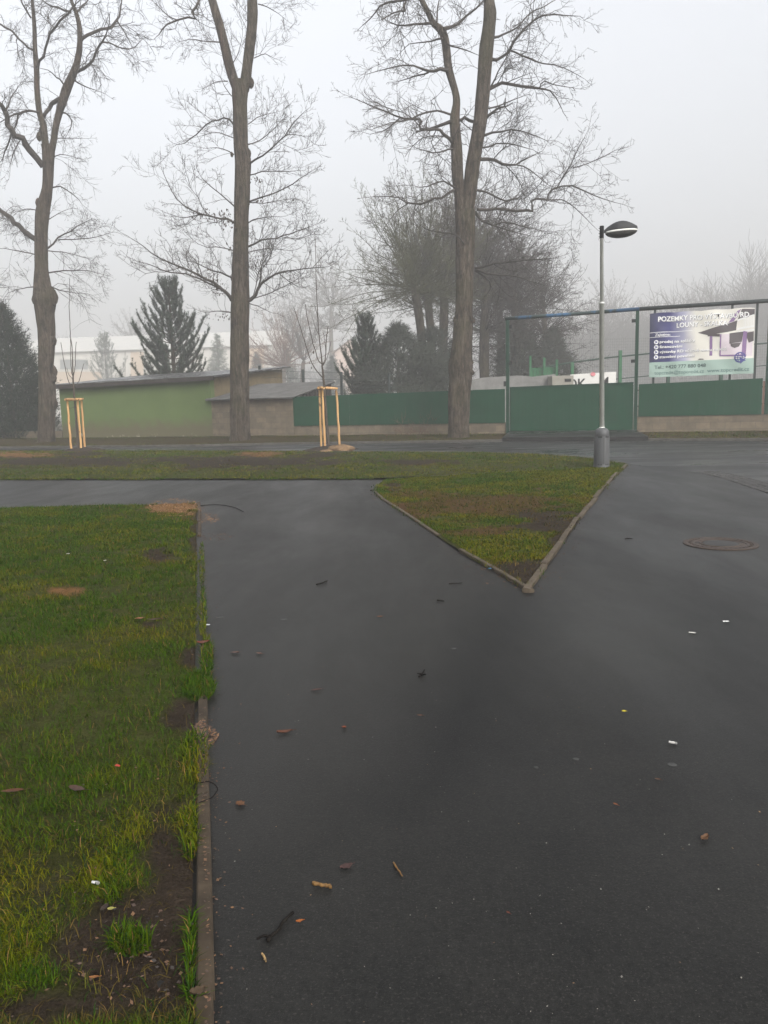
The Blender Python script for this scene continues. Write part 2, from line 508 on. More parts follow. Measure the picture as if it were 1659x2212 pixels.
S.view_settings.view_transform = 'Standard'; S.view_settings.look = 'None'
S.view_settings.exposure = 1.28; S.view_settings.gamma = 1.0
S.render.engine = 'CYCLES'
S.cycles.use_denoising = True
S.cycles.max_bounces = 8; S.cycles.volume_bounces = 4; S.cycles.diffuse_bounces = 3
S.cycles.sample_clamp_indirect = 4.0
HAZE = 0.0036
hz = MB(); hz.box((-340, -30, -1.3), (680, 0, 0), (0, 450, 0), (0, 0, 40.5))
hm = bpy.data.materials.new('haze_air'); hm.use_nodes = True
ht = hm.node_tree; ht.nodes.remove(ht.nodes['Principled BSDF'])
pv = ht.nodes.new('ShaderNodeVolumePrincipled')
pv.inputs['Color'].default_value = (.975, .965, .955, 1); pv.inputs['Density'].default_value = HAZE
pv.inputs['Anisotropy'].default_value = .25
ht.links.new(pv.outputs[0], ht.nodes['Material Output'].inputs['Volume'])
ho = hz.build('haze', hm); tag(ho, kind='stuff')

# ------------------------------------------------------------------ ground sheets


def seglen(P):
    P = np.asarray(P); return np.concatenate([[0], np.cumsum(np.linalg.norm(np.diff(P, axis=0), axis=1))])


def resample(P, n):
    P = np.asarray(P, float); L = seglen(P); t = np.linspace(0, L[-1], n)
    return np.stack([np.interp(t, L, P[:, k]) for k in range(P.shape[1])], 1)


def ruled(A, B, n, m_):
    A = resample(A, n); B = resample(B, n)
    t = np.linspace(0, 1, m_)[None, :, None]
    return A[:, None, :] * (1 - t) + B[:, None, :] * t


def structure(mb, name, mat, smooth=False):
    return tag(mb.build(name, mat, smooth=smooth), kind='structure')


g = MB(); g.grid(ruled([(-330, -25, -.16), (330, -25, -.16)], [(-330, 410, -.16), (330, 410, -.16)], 12, 12))
structure(g, 'ground', M['ground'])

EDGE = [gp(462, 2212), gp(455, 1800), gp(447, 1500), gp(440, 1250), gp(433, 1088)]
e0 = EDGE[0]; e1 = EDGE[-1]
ed = (e1 - e0) / np.linalg.norm(e1 - e0)           # lawn edge runs straight
EP = lambda d: e0 + ed * d
EL = float(np.linalg.norm(e1 - e0))
en = np.array([ed[1], -ed[0], 0])                  # to the asphalt side

p = MB(); p.grid(ruled([(-60, -2, 0), (40, -2, 0)], [(-60, 27, 0), (40, 27, 0)], 10, 10))
structure(p, 'path', M['asphalt'])

STRIP_LO = [gp(-500, 1036), gp(0, 1037), gp(400, 1037), gp(830, 1036)]
STRIP_HI = [gp(-500, 977), gp(0, 975), gp(434, 975), gp(700, 977), gp(1000, 978), gp(1150, 982), gp(1290, 992), gp(1350, 1003)]
GUT = [gp(1360, 1004), gp(1430, 1009), gp(1500, 1019), gp(1560, 1033), gp(1659, 1066), gp(1800, 1120)]
KERBL = [gp(-500, 975), gp(0, 969), gp(434, 965), gp(597, 961), gp(1060, 955), gp(1200, 952), gp(1659, 953), gp(2000, 954)]
TRI_L = [gp(1143, 1281), gp(1060, 1231), gp(1020, 1211), gp(900, 1130), gp(822, 1078), gp(808, 1065), gp(814, 1050), gp(832, 1037)]
TRI_R = [gp(1143, 1281), gp(1207, 1190), gp(1255, 1120), gp(1300, 1064), gp(1330, 1030), gp(1357, 1007)]

r_ = MB()
A = [q + np.array([0, 0, .004]) for q in (STRIP_HI[:-1] + GUT)]
B = [q + np.array([0, 0, .004]) for q in KERBL]
G = ruled(A, B, 60, 8)
r_.grid(G)
structure(r_, 'road', M['road'])

# soft patches of the lawns: (px, py, rx, ry, kind)
PATCH = [(340, 2100, 215, 230, 'mud'), (390, 1880, 95, 150, 'mud'), (420, 1560, 55, 45, 'mud'), (415, 1420, 40, 30, 'mud'), (200, 2190, 240, 45, 'mud'),
         (378, 1098, 62, 22, 'sand'), (425, 1165, 14, 60, 'mud'), (440, 1250, 10, 90, 'mud'), (470, 1210, 60, 16, 'mud'), (345, 1205, 40, 16, 'mud'),
         (145, 1282, 42, 9, 'sand'), (330, 1355, 30, 8, 'mud'),
         (1060, 1092, 240, 30, 'brown'), (1195, 1130, 85, 34, 'mud'), (920, 1090, 80, 14, 'brown'), (1145, 1250, 66, 36, 'mud'), (850, 1052, 22, 10, 'mud'),
         (1222, 1165, 34, 62, 'mud'), (880, 1110, 40, 14, 'brown'), (1020, 1150, 90, 8, 'brown'), (930, 1070, 120, 7, 'brown'),
         (560, 985, 55, 8, 'sand'), (40, 985, 90, 8, 'sand'), (120, 1000, 260, 12, 'mud'), (520, 1000, 230, 15, 'mud'), (900, 1000, 90, 6, 'mud'), (690, 985, 60, 7, 'mud'), (180, 982, 60, 6, 'mud')]
TINTS = {'mud': (.028, .0205, .0145), 'sand': (.135, .070, .027), 'brown': (.060, .030, .013), 'base': (.036, .036, .010)}


def patch_fields(P):
    """bare ground amount and soil tint at ground points P"""
    P = np.asarray(P, float)
    px, py = proj(P)
    nz = (fbm(P[:, 0] * 2.2, P[:, 1] * 2.2, 11) - .5) * 1.6 + (fbm(P[:, 0] * 9, P[:, 1] * 9, 17) - .5) * .9
    bare = np.zeros(len(P)); tint = np.tile(np.array(TINTS['base']), (len(P), 1))
    moss = fbm(P[:, 0] * .8, P[:, 1] * .8, 5)
    tint = tint * (.7 + .6 * moss[:, None]); tint[:, 1] *= 1.05
    for (x, y, rx, ry, k) in PATCH:
        d = 1 - np.sqrt(((px - x) / rx) ** 2 + ((py - y) / ry) ** 2) + nz * 1.05
        a = np.clip((d + .08) / .35, 0, 1) * (.85 if k == 'brown' else 1.0)
        bare = np.maximum(bare, a)
        tint = tint * (1 - a[:, None]) + np.array(TINTS[k]) * a[:, None]
    return bare, tint


def lawn(name, G, zf, seed):
    sh = G.shape; P = G.reshape(-1, 3).copy()
    bare, tint = patch_fields(P)
    P[:, 2] = zf(P) + (fbm(P[:, 0] * 3, P[:, 1] * 3, seed) - .5) * .03 + (fbm(P[:, 0] * 14, P[:, 1] * 14, seed + 3) - .5) * .02 * (1 + bare)
    mb = MB(); mb.grid(P.reshape(sh)); mb.col = tint
    return structure(mb, name, M['soil'], True)


def left_lim(d):
    q = EP(d); return np.array([-.80 * max(q[1], 0) - 1.6, q[1] - .2, 0])


ds = np.linspace(-1.2, EL, 10)
GL = ruled([EP(d) - en * .055 for d in ds], [left_lim(d) for d in ds], 150, 90)
lawn('lawn', GL, lambda P: .018 + 0 * P[:, 0], 21)
GT = ruled(TRI_L, TRI_R, 90, 80)
lawn('lawn.001', GT, lambda P: .022 + 0 * P[:, 0], 23)
SL = STRIP_LO + TRI_R[-1:]
GS = ruled(SL, STRIP_HI, 200, 60)
lawn('lawn.002', GS, lambda P: .03 + 0 * P[:, 0], 25)

# kerbs: runs of concrete edging with open joints


def kerb_run(pts, wid, hgt, name, mat, unit=1.0, inner=-1, jitter=.006, z0=-.15, skip=()):
    P = np.asarray(pts); L = seglen(P); n = max(1, int(L[-1] / unit)); mb = MB()
    q = lambda d: np.array([np.interp(d, L, P[:, k]) for k in range(3)])
    for k in range(n):
        if k in skip: continue
        a = q(L[-1] * k / n + .004); b = q(L[-1] * (k + 1) / n - .004)
        d = (b - a) / np.linalg.norm(b - a); nn = np.array([d[1], -d[0], 0]) * inner
        j = random.uniform(-jitter, jitter); jz = random.uniform(-jitter, jitter)
        a = a + nn * j; b = b + nn * (j + random.uniform(-jitter, jitter))
        z = np.array([0, 0, 1]); h = hgt + jz; ch = .006
        prof = [(0, z0), (0, h - ch), (ch, h), (wid - ch, h), (wid, h - ch), (wid, z0)]
        mb.prism([a + nn * u + z * v for u, v in prof], b - a)
    return structure(mb, name, mat)


kerb_run([EP(-1.0), EP(EL)], .048, .030, 'kerb', M['concrete'], 1.0, -1, skip=(3, 4, 5, 6, 7))
kerb_run(TRI_L[:6], .045, .032, 'kerb.001', M['kerbpale'], .9, 1, .004, skip=(2,))
kerb_run(TRI_R, .054, .038, 'kerb.002', M['kerbpale'], .95, -1, .014)
kerb_run([q + 0 for q in KERBL], .14, .09, 'kerb.003', M['kerbfar'], 1.0, -1, .006)
kerb_run([q + np.array([0, -.0, 0]) for q in STRIP_HI[3:]], .10, .045, 'kerb.004', M['kerbfar'], 1.0, 1, .006)

# cobbled gutter
gm = MB(); P = np.asarray(GUT[2:]); L = seglen(P)
for row in range(4):
    d = 0.0
    while d < L[-1] - .2:
        s_ = random.uniform(.10, .16)
        q = np.array([np.interp(d, L, P[:, k]) for k in range(3)]); q2 = np.array([np.interp(d + s_ - .015, L, P[:, k]) for k in range(3)])
        t_ = (q2 - q) / np.linalg.norm(q2 - q); nn = np.array([-t_[1], t_[0], 0])
        fade = min(1.0, d / 4.0)
        o = q + nn * (row * .125 + random.uniform(-.012, .012))
        h = .004 + .006 * fade + random.uniform(0, .005)
        w_ = random.uniform(.095, .115)
        a = [o, q2 + nn * (row * .125), q2 + nn * (row * .125 + w_), o + nn * w_]
        c = sum(a) / 4
        top = [c + (x - c) * .8 + np.array([0, 0, h]) for x in a]
        low = [x + np.array([0, 0, -.02]) for x in a]
        gm.raw(low + top, [(4, 5, 6, 7), (0, 1, 5, 4), (1, 2, 6, 5), (2, 3, 7, 6), (3, 0, 4, 7)])
        if fade > .35 or random.random() < .5 * fade + .2 or row == 0: pass
        d += s_
structure(gm, 'gutter', M['sett'])

# ------------------------------------------------------------------ the fence line
FO = gp(1097, 945)
FANG = R(21)
FD = np.array([math.cos(FANG), -math.sin(FANG), 0]); FN = np.array([-math.sin(FANG), -math.cos(FANG), 0])
ZZ = np.array([0, 0, 1.0])


def fp(px, py, off=0.0):
    """point on the vertical fence plane moved off metres towards the street"""
    d = ray(px, py); o = FO + FN * off
    t = ((o - CAM) @ FN) / (d @ FN)
    return CAM + d * t


def fs(px, py=930, off=0.0):
    q = fp(px, py, off); return float((q - FO) @ FD)


def fz(px, py, off=0.0): return float(fp(px, py, off)[2])


def FP(s, n=0.0, z=0.0): return FO + FD * s + FN * n + ZZ * z


def fbox(mb, s0, s1, n0, n1, z0, z1, mi=0):
    mb.box(FP(s0, n0, z0), FD * (s1 - s0), FN * (n1 - n0), ZZ * (z1 - z0), mi)


def wall_uv(o):
    me = o.data; uv = me.uv_layers.new(name='UVMap'); b = base_of(o.parent)
    for pl in me.polygons:
        nrm = np.array(pl.normal)
        for li in pl.loop_indices:
            q = np.array(me.vertices[me.loops[li].vertex_index].co) + b - FO
            s_ = q @ FD if abs(nrm @ FN) > .5 else q @ FN
            uv.data[li].uv = (s_, q[2])

# verge
VB = [FP(s, .0, 0) for s in (-40, -12, 0, 12, 24)]
GV = ruled([q + np.array([0, .14, 0]) for q in KERBL], [FP(-36, -.3), FP(30, -.3)], 140, 16)
mbv = MB(); P = GV.reshape(-1, 3).copy()
bare = fbm(P[:, 0] * .9, P[:, 1] * .9, 31)
P[:, 2] = .07 + .10 * (np.tile(np.linspace(0, 1, 16), 140)) + (fbm(P[:, 0] * 2, P[:, 1] * 2, 33) - .5) * .10
mbv.grid(P.reshape(GV.shape)); mbv.col = np.stack([.030 + .022 * bare, .026 + .011 * bare, .011 + .006 * bare], 1)
structure(mbv, 'verge', M['soil'], True)
# gate apron (asphalt ramp from the road to the gate)
ap = MB(); s0, s1 = fs(1100), fs(1372)
k0 = gp(1085, 954.5); k1 = gp(1400, 952.5)
ap.raw([k0 + ZZ * .16, k1 + ZZ * .16, FP(s1, -.2, .26), FP(s0, -.2, .26), k0 - ZZ * .1, k1 - ZZ * .1, FP(s1, -.2, -.1), FP(s0, -.2, -.1)],
       [(0, 1, 2, 3), (0, 4, 5, 1), (1, 5, 6, 2), (2, 6, 7, 3), (3, 7, 4, 0)])
structure(ap, 'driveway', M['road'])

# ---- low wall on the far left
lw = thing('low_wall', FP(fs(20), 0, 0), 'low grey concrete wall beneath the dark thuja at left edge', 'wall')
mb = MB(); fbox(mb, fs(-260), fs(133), -.25, 0, -.1, fz(40, 932)); o = mb.build('wall', M['block'], lw); wall_uv(o)

# ---- green shed
s0, s1 = fs(135), fs(460)
zl, zr = fz(128, 835), fz(460, 816)
shed = thing('shed', FP((s0 + s1) / 2, 0, 0), 'long green rendered shed with dark sloping roof behind the left stakes', 'shed')
DEEP = 7.0
mb = MB()
tl, tr = zl - .02, zr - .02
back = .62
mb.raw([FP(s0, 0, -.1), FP(s1, 0, -.1), FP(s1, 0, tr), FP(s0, 0, tl), FP(s0, -.3, -.1), FP(s1, -.3, -.1), FP(s1, -.3, tr), FP(s0, -.3, tl)],
       [(0, 1, 2, 3), (5, 4, 7, 6), (4, 0, 3, 7), (1, 5, 6, 2), (3, 2, 6, 7)])
mb.build('front_wall', M['greenwall'], shed)
mb = MB()
for (s_, t_) in ((s1, tr), (s0 + .3, tl)):
    mb.prism([FP(s_, -.302, -.1), FP(s_, -DEEP, -.1), FP(s_, -DEEP, t_ + back), FP(s_, -.302, t_ + back * .045)], -FD * .3)
fbox(mb, s0 + .302, s1 - .302, -DEEP, -DEEP + .3, -.1, zr + back - .05)
mb.build('side_wall', M['beigewall'], shed)
rf = MB()
ns = 14
for k in range(ns):
    a = k / ns; b = (k + 1) / ns - .001
    sa = s0 - .35 + (s1 - s0 + .75) * a; sb = s0 - .35 + (s1 - s0 + .75) * b
    za = zl + (zr - zl) * a; zb = zl + (zr - zl) * b; j = random.uniform(0, .03)
    V = []
    for (ss, zz) in ((sa, za), (sb, zb)):
        for (nn, dz) in ((.28, 0), (-DEEP - .3, back + .04)):
            V += [FP(ss, nn, zz + dz + j), FP(ss, nn, zz + dz + .07 + j)]
    rf.raw(V, [(0, 2, 3, 1), (4, 5, 7, 6), (0, 1, 5, 4), (2, 6, 7, 3), (1, 3, 7, 5), (0, 4, 6, 2)])
rf.build('roof', M['bitumen'], shed)
mb = MB(); mb.prism([FP(s0 - .36, .285, zl - .13), FP(s1 + .4, .285, zr - .13 + .01), FP(s1 + .4, .285, zr + .06), FP(s0 - .36, .285, zl + .06)], FN * .03)
mb.build('fascia', M['darkwood'], shed)

# ---- block outbuilding with corrugated roof
b0, b1 = s1 + .004, fs(636)
zt = fz(550, 862)
ob = thing('outbuilding', FP((b0 + b1) / 2, 0, 0), 'small grey block outbuilding with corrugated roof between shed and green fence', 'outbuilding')
mb = MB(); fbox(mb, b0, b1, -.25, .02, -.1, zt - .03); o = mb.build('wall', M['block'], ob); wall_uv(o)
mb = MB(); D2 = 4.2; rise = .75
nw = 72
xs = np.linspace(b0 - .15, b1 + .12, nw * 4)
G = np.zeros((len(xs), 6, 3)); G2 = np.zeros_like(G)
for i, s_ in enumerate(xs):
    wv = .035 * math.cos(i / 4 * 2 * math.pi)
    for j in range(6):
        t_ = j / 5
        q = FP(s_, .3 - t_ * (D2 + .4), zt + .02 + rise * t_ + wv + random.uniform(-.004, .004))
        G[i, j] = q; G2[i, j] = q - ZZ * .018
mb.grid(G); mb.grid(G2[:, ::-1]); mb.build('corrugated_roof', M['corrug'], ob, True)
mb = MB()
for k in range(13):
    t_ = (k + .5) / 13.0
    n_ = -.05 - t_ * (D2 - .1)
    mb.box(FP(b1 - .03, n_ - .11, zt - .45), FD * .03, FN * .22, ZZ * (.40 + rise * (t_ * .96)))
fbox(mb, b1 - .12, b1 - .035, -D2, -.1, zt - .5, zt - .3)
mb.prism([FP(b1 - .06, -.1, zt - .3), FP(b1 - .06, -D2, zt - .3), FP(b1 - .06, -D2, zt + rise * .9), FP(b1 - .06, -.1, zt - .05)], -FD * .02)
mb.build('gable_slat', M['darkwood'], ob)
mb = MB(); fbox(mb, b1 - .25, b1 - .001, -D2, -.252, -.1, zt - .5); o = mb.build('side_wall', M['block'], ob); wall_uv(o)


# ---- green fences on low walls
def sheet(mb, sa, sb, n, z0, z1, za=None, zb=None):
    """profiled sheet with shallow ribs"""
    m_ = int((sb - sa) / .035); xs = np.linspace(sa, sb, m_)
    prof = [0, 0, .0015, .0015, 0, 0, 0, 0]
    G = np.zeros((m_, 2, 3)); G2 = np.zeros((m_, 2, 3))
    for i, s_ in enumerate(xs):
        t_ = i / (m_ - 1)
        top = z1 if za is None else za + (zb - za) * t_
        d_ = prof[i % 8]
        G[i, 0] = FP(s_, n + d_, z0); G[i, 1] = FP(s_, n + d_, top)
        G2[i, 0] = FP(s_, n + d_ - .006, z0); G2[i, 1] = FP(s_, n + d_ - .006, top)
    mb.grid(G[:, ::-1]); mb.grid(G2)


f0, f1 = b1 + .003, fs(1092)
ztop0, ztop1 = fz(640, 857), fz(1090, 840); zb0 = (fz(640, 922) + fz(1090, 911)) / 2
fl = thing('boundary_fence', FP((f0 + f1) / 2), 'long green sheet fence on low concrete wall left of the gate', 'fence', 'green fence sections')
mb = MB(); fbox(mb, f0, f1, -.22, 0, -.1, zb0 + .03); o = mb.build('wall', M['block'], fl); wall_uv(o)
mb = MB()
cuts = np.linspace(f0, f1, 8)
for k in range(7):
    a, b = cuts[k], cuts[k + 1] - .012
    tt = lambda s_: ztop0 + (ztop1 - ztop0) * (s_ - f0) / (f1 - f0)
    sheet(mb, a, b, .035 + .004 * (k % 2), zb0, 0, tt(a) + random.uniform(-.01, .01), tt(b) + random.uniform(-.01, .01))
mb.build('sheet_panel', M['greensheet'], fl)
mb = MB()
for s_ in cuts[1:-1]:
    fbox(mb, s_ - .03, s_ + .03, -.08, -.02, zb0 + .03, ztop1 - .05)
mb.each('fence_post', M['greensteel'], fl)

# ---- gate
gl, gr = fs(1097), fs(1372)
zg0, zg1 = fz(1097, 688), fz(1372, 668)
gt_ = thing('gate', FP((gl + gr) / 2), 'wide green metal gate under tall frame with flaking blue crossbar', 'gate')
for k, (s_, zt_) in enumerate(((gl, zg0), (gr, zg1))):
    mb = MB(); fbox(mb, s_ - .06, s_ + .06, -.07, .05, -.05, zt_ - .06); mb.build('gate_post', M['greensteel'], gt_)
mb = MB(); mb.tube([FP(gl - .09, -.01, zg0), FP(gl + (gr - gl) * .5, -.01, (zg0 + zg1) / 2 - .01), FP(gr + .06, -.01, zg1)], .07, 12)
mb.build('crossbar', M['bluebar'], gt_, True)
za, zb = fz(1100, 837), fz(1368, 826)
mb = MB(); sheet(mb, gl + .10, gr - .10, .02, .24, 0, za, zb); mb.build('gate_leaf', M['greensheet'], gt_)
mb = MB()
mb.prism([FP(gl + .09, -.02, za - .05), FP(gr - .09, -.02, zb - .05), FP(gr - .09, -.02, zb + .015), FP(gl + .09, -.02, za + .015)], FN * .065)
for s_ in (gl + .09, gr - .14): fbox(mb, s_, s_ + .05, -.02, .02, .22, za - .05)
mb.build('leaf_frame', M['greensteel'], gt_)
mb = MB()
for py_ in (706, 785): fbox(mb, gl + .06, gl + .17, -.03, .03, fz(1098, py_) - .07, fz(1098, py_) + .07)
fbox(mb, gl - .16, gl - .06, -.03, .03, fz(1093, 829) - .1, fz(1093, 829) + .1)
for py_ in (693, 780): fbox(mb, gr - .2, gr - .06, -.03, .03, fz(1370, py_) - .06, fz(1370, py_) + .06)
mb.each('hinge', M['black'], gt_)

# ---- right fence
h0, h1 = fs(1378), fs(1643)
fr = thing('boundary_fence', FP((h0 + h1) / 2), 'green sheet fence on low concrete wall beneath the blue and white banner', 'fence', 'green fence sections')
zw = fz(1500, 897)
mb = MB(); fbox(mb, gr + .065, h1 + 6.0, -.25, -.02, -.1, zw); o = mb.build('wall', M['block'], fr); wall_uv(o)
zpa, zpb = fz(1380, 830), fz(1643, 817); zpl = fz(1380, 900) + .01
mb = MB(); sheet(mb, h0, h1, .01, zpl, 0, zpa, zpb); mb.build('sheet_panel', M['greensheet'], fr)
h2 = fs(1653)
ztb = fz(1653, 650)
for (s_, zt_) in ((h2, ztb - .06),):
    mb = MB(); fbox(mb, s_ - .06, s_ + .06, -.09, .03, zw, zt_); mb.build('fence_post', M['greensteel'], fr)
mb = MB(); fbox(mb, gr + .09, h0 - .02, -.12, -.03, zw + .002, zpa - .1); fbox(mb, h1 + .02, h2 - .07, -.12, -.03, zw + .002, zpb - .1)
mb.each('pillar', M['pinkplaster'], fr)
mb = MB(); mb.tube([FP(gr + .064, -.01, zg1), FP(h2 + .06, -.01, ztb), FP(h2 + 5, -.01, ztb + .25)], .075, 12)
mb.build('crossbar', M['greybar'], fr, True)
mb = MB()
for zz in (zpl + .35, zpa - .25):
    fbox(mb, gr + .061, h0 + .1, -.115, -.06, zz, zz + .05)
    fbox(mb, h1 - .1, h2 - .061, -.115, -.06, zz, zz + .05)
mb.each('bracket', M['black'], fr)
bl, br_ = fs(1405), fs(1629)
mb = MB()
for s_ in (bl + .06, (bl + br_) / 2 + .9, br_ - .06):
    fbox(mb, s_ - .04, s_ + .04, -.06, -.022, zpa - .2, zg1 + (ztb - zg1) * (s_ - gr) / (h2 - gr) - .06)
mb.each('banner_upright', M['greybar'], fr)
mb = MB(); fbox(mb, h2 + .12, h2 + 5, .0, .02, zpl, zpb); mb.build('side_panel', M['greensheet'], fr)

# ---- advertising banner
c00, c10 = fp(1402.3, 815.5, .06), fp(1627.5, 806.5, .06)
c01, c11 = fp(1404, 677, .06), fp(1631, 664, .06)
BC = (c00 + c10 + c01 + c11) / 4
bn = thing('advertising_banner', (c00 + c10) / 2, 'printed blue white and teal real estate banner hung above the right fence', 'banner')
BW = float(np.linalg.norm(c10 - c00)); BH = float(np.linalg.norm(c01 - c00))


def bp(u, v, d=0.0):
    """banner sheet, u right, v up, slight billow"""
    q = (c00 * (1 - u) + c10 * u) * (1 - v) + (c01 * (1 - u) + c11 * u) * v
    sag = .025 * v * v * (abs(math.sin(u * math.pi * 4)) - .7)
    bil = .025 * math.sin(u * 9 + v * 2) * math.sin(v * 3.1) + .012 * math.sin(u * 21 + v * 9)
    return q + FN * (bil + d) + ZZ * sag


def bgrid(mb, u0, u1, v0, v1, d, n=None, k=6, mi=0):
    n = n or max(2, int((u1 - u0) * 60))
    G = np.array([[bp(u0 + (u1 - u0) * i / n, v0 + (v1 - v0) * j / k, d) for j in range(k + 1)] for i in range(n + 1)])
    mb.grid(G[:, ::-1], mi)


def bpoly(mb, pts, d):
    """flat printed shape, pts (u,v) convex-ish fan"""
    us = [p[0] for p in pts]; u0, u1 = min(us), max(us); n = max(2, int((u1 - u0) * 70))
    n_ = len(pts); cuts_ = sorted(set([u0 + (u1 - u0) * i / n for i in range(n + 1)] + us))

    def span(u):
        vs = []
        for i in range(n_):
            (a, b), (c, e) = pts[i], pts[(i + 1) % n_]
            if abs(a - c) < 1e-9:
                if abs(u - a) < 1e-9: vs += [b, e]
            elif min(a, c) - 1e-9 <= u <= max(a, c) + 1e-9: vs.append(b + (e - b) * (u - a) / (c - a))
        return min(vs), max(vs)
    for ua, ub in zip(cuts_[:-1], cuts_[1:]):
        if ub - ua < 1e-6: continue
        e = (ub - ua) * .01
        (a0, a1), (b0, b1) = span(ua + e), span(ub - e)
        for k in range(3):
            f0, f1 = k / 3, (k + 1) / 3
            mb.raw([bp(ua, a0 + (a1 - a0) * f0, d), bp(ub, b0 + (b1 - b0) * f0, d), bp(ub, b0 + (b1 - b0) * f1, d), bp(ua, a0 + (a1 - a0) * f1, d)], [(0, 1, 2, 3)])


# print gradient: deep blue at left through violet to cream, driven by the sheet's own UV
t = NT('banner_print')
uvs = t.n('SeparateXYZ'); t.t.links.new(t.tc.outputs['UV'], uvs.inputs[0])
du = t.math('ADD', uvs.outputs['X'], t.math('MULTIPLY', t.noise(1.4, 3, .5), .10))
c = t.ramp(du, [(.05, (.016, .017, .05)), (.24, (.040, .040, .145)), (.38, (.30, .30, .40)), (.50, (.64, .62, .55)), (1.0, (.66, .64, .58))])
M['bprint'] = t.out(c, .45)
mb = MB(); bgrid(mb, 0, 1, 0, 1, 0, 60, 24)
sheet_o = mb.build('banner_sheet', M['bprint'], bn, True)
uvl = sheet_o.data.uv_layers.new(name='UVMap')
uu = np.zeros((61 * 25, 2)); k = 0
for i in range(61):
    for j in range(25): uu[k] = (i / 60, 1 - j / 24); k += 1
for lp in sheet_o.data.loops: uvl.data[lp.index].uv = uu[lp.vertex_index]
mb = MB(); bgrid(mb, 0, 1, .0, .235, .004); mb.build('teal_band', plain('teal_print', (.31, .41, .36), .45, .94), bn)
mb = MB(); bgrid(mb, 0, .42, .695, .703, .004, 12, 1); bgrid(mb, 0, .30, .622, .629, .004, 12, 1); mb.build('rule', plain('white_print', (.72, .72, .70), .45, .95), bn)
# the pictured veranda
dk = plain('dark_print', (.10, .088, .09), .45, .85); vi = plain('violet_print', (.24, .15, .29), .45, .85)
pk = plain('pink_print', (.62, .55, .58), .45, .93); wh = M['white_print']; mid = plain('mauve_print', (.20, .15, .22), .45, .85)
mb = MB(); bpoly(mb, [(.68, .30), (.985, .27), (.985, .64), (.68, .62)], .004); mb.build('pictured_wall', pk, bn)
mb = MB()
bpoly(mb, [(.47, .665), (.57, .615), (.83, .67), (.84, .82), (.80, .80)], .005)
bpoly(mb, [(.84, .60), (.995, .645), (.995, .50), (.95, .47), (.92, .60)], .006)
bpoly(mb, [(.565, .60), (.68, .585), (.68, .625), (.565, .64)], .0055)
bpoly(mb, [(.77, .63), (.90, .645), (.885, .49), (.77, .47)], .008)
bpoly(mb, [(.78, .47), (.88, .48), (.86, .42), (.82, .40), (.785, .43)], .0085)
bpoly(mb, [(.88, .985), (.998, .985), (.998, .90), (.93, .86), (.84, .82)], .005)
bpoly(mb, [(.475, .245), (.535, .245), (.525, .258), (.49, .262)], .008)
mb.build('pictured_roof', dk, bn)
mb = MB()
bpoly(mb, [(.585, .30), (.612, .30), (.61, .60), (.585, .60)], .007)
bpoly(mb, [(.68, .285), (.692, .285), (.694, .62), (.682, .62)], .0072)
bpoly(mb, [(.885, .27), (.925, .27), (.935, .66), (.898, .66)], .0075)
bpoly(mb, [(.68, .285), (.93, .27), (.93, .295), (.68, .305)], .0074)
bpoly(mb, [(.755, .79), (.84, .96), (.875, .985), (.81, .81)], .0058)
mb.build('pictured_post', vi, bn)
mb = MB()
for k in range(7): bpoly(mb, [(.90 + k * .014, .715 + k * .004), (.906 + k * .014, .716 + k * .004), (.906 + k * .014, .84 + k * .006), (.90 + k * .014, .838 + k * .006)], .0075)
bpoly(mb, [(.84, .80), (.995, .89), (.995, .905), (.84, .83)], .0078)
bpoly(mb, [(.84, .67), (.995, .71), (.995, .74), (.84, .70)], .0078)
bpoly(mb, [(.84, .62), (.995, .66), (.995, .68), (.84, .645)], .0079)
mb.build('pictured_railing', wh, bn)


def lettering(body, u, v, height, mat, name, d, width=None, bold=0.0, shear=0.0):
    """text laid on the banner sheet; height and u,v in sheet fractions"""
    cu = bpy.data.curves.new(name, 'FONT'); cu.body = body; cu.size = 1.0; cu.offset = bold; cu.resolution_u = 3; cu.shear = shear
    tmp = bpy.data.objects.new(name, cu); COL.objects.link(tmp)
    dg = bpy.context.evaluated_depsgraph_get()
    me = bpy.data.meshes.new_from_object(tmp.evaluated_get(dg))
    bpy.data.objects.remove(tmp)
    n = len(me.vertices); co = np.zeros(n * 3); me.vertices.foreach_get('co', co); co = co.reshape(-1, 3)
    sy = height / .73
    w_ = co[:, 0].max() - co[:, 0].min()
    sx = (width / w_) if width else sy * BH / BW
    b = base_of(bn)
    V = np.array([bp(u + (x - co[:, 0].min()) * sx, v + y * sy, d) - b for x, y, _ in co])
    me.vertices.foreach_set('co', V.ravel().astype(np.float32))
    me.materials.clear(); me.materials.append(mat); me.update()
    o = bpy.data.objects.new(name, me); COL.objects.link(o); o.parent = bn
    return o


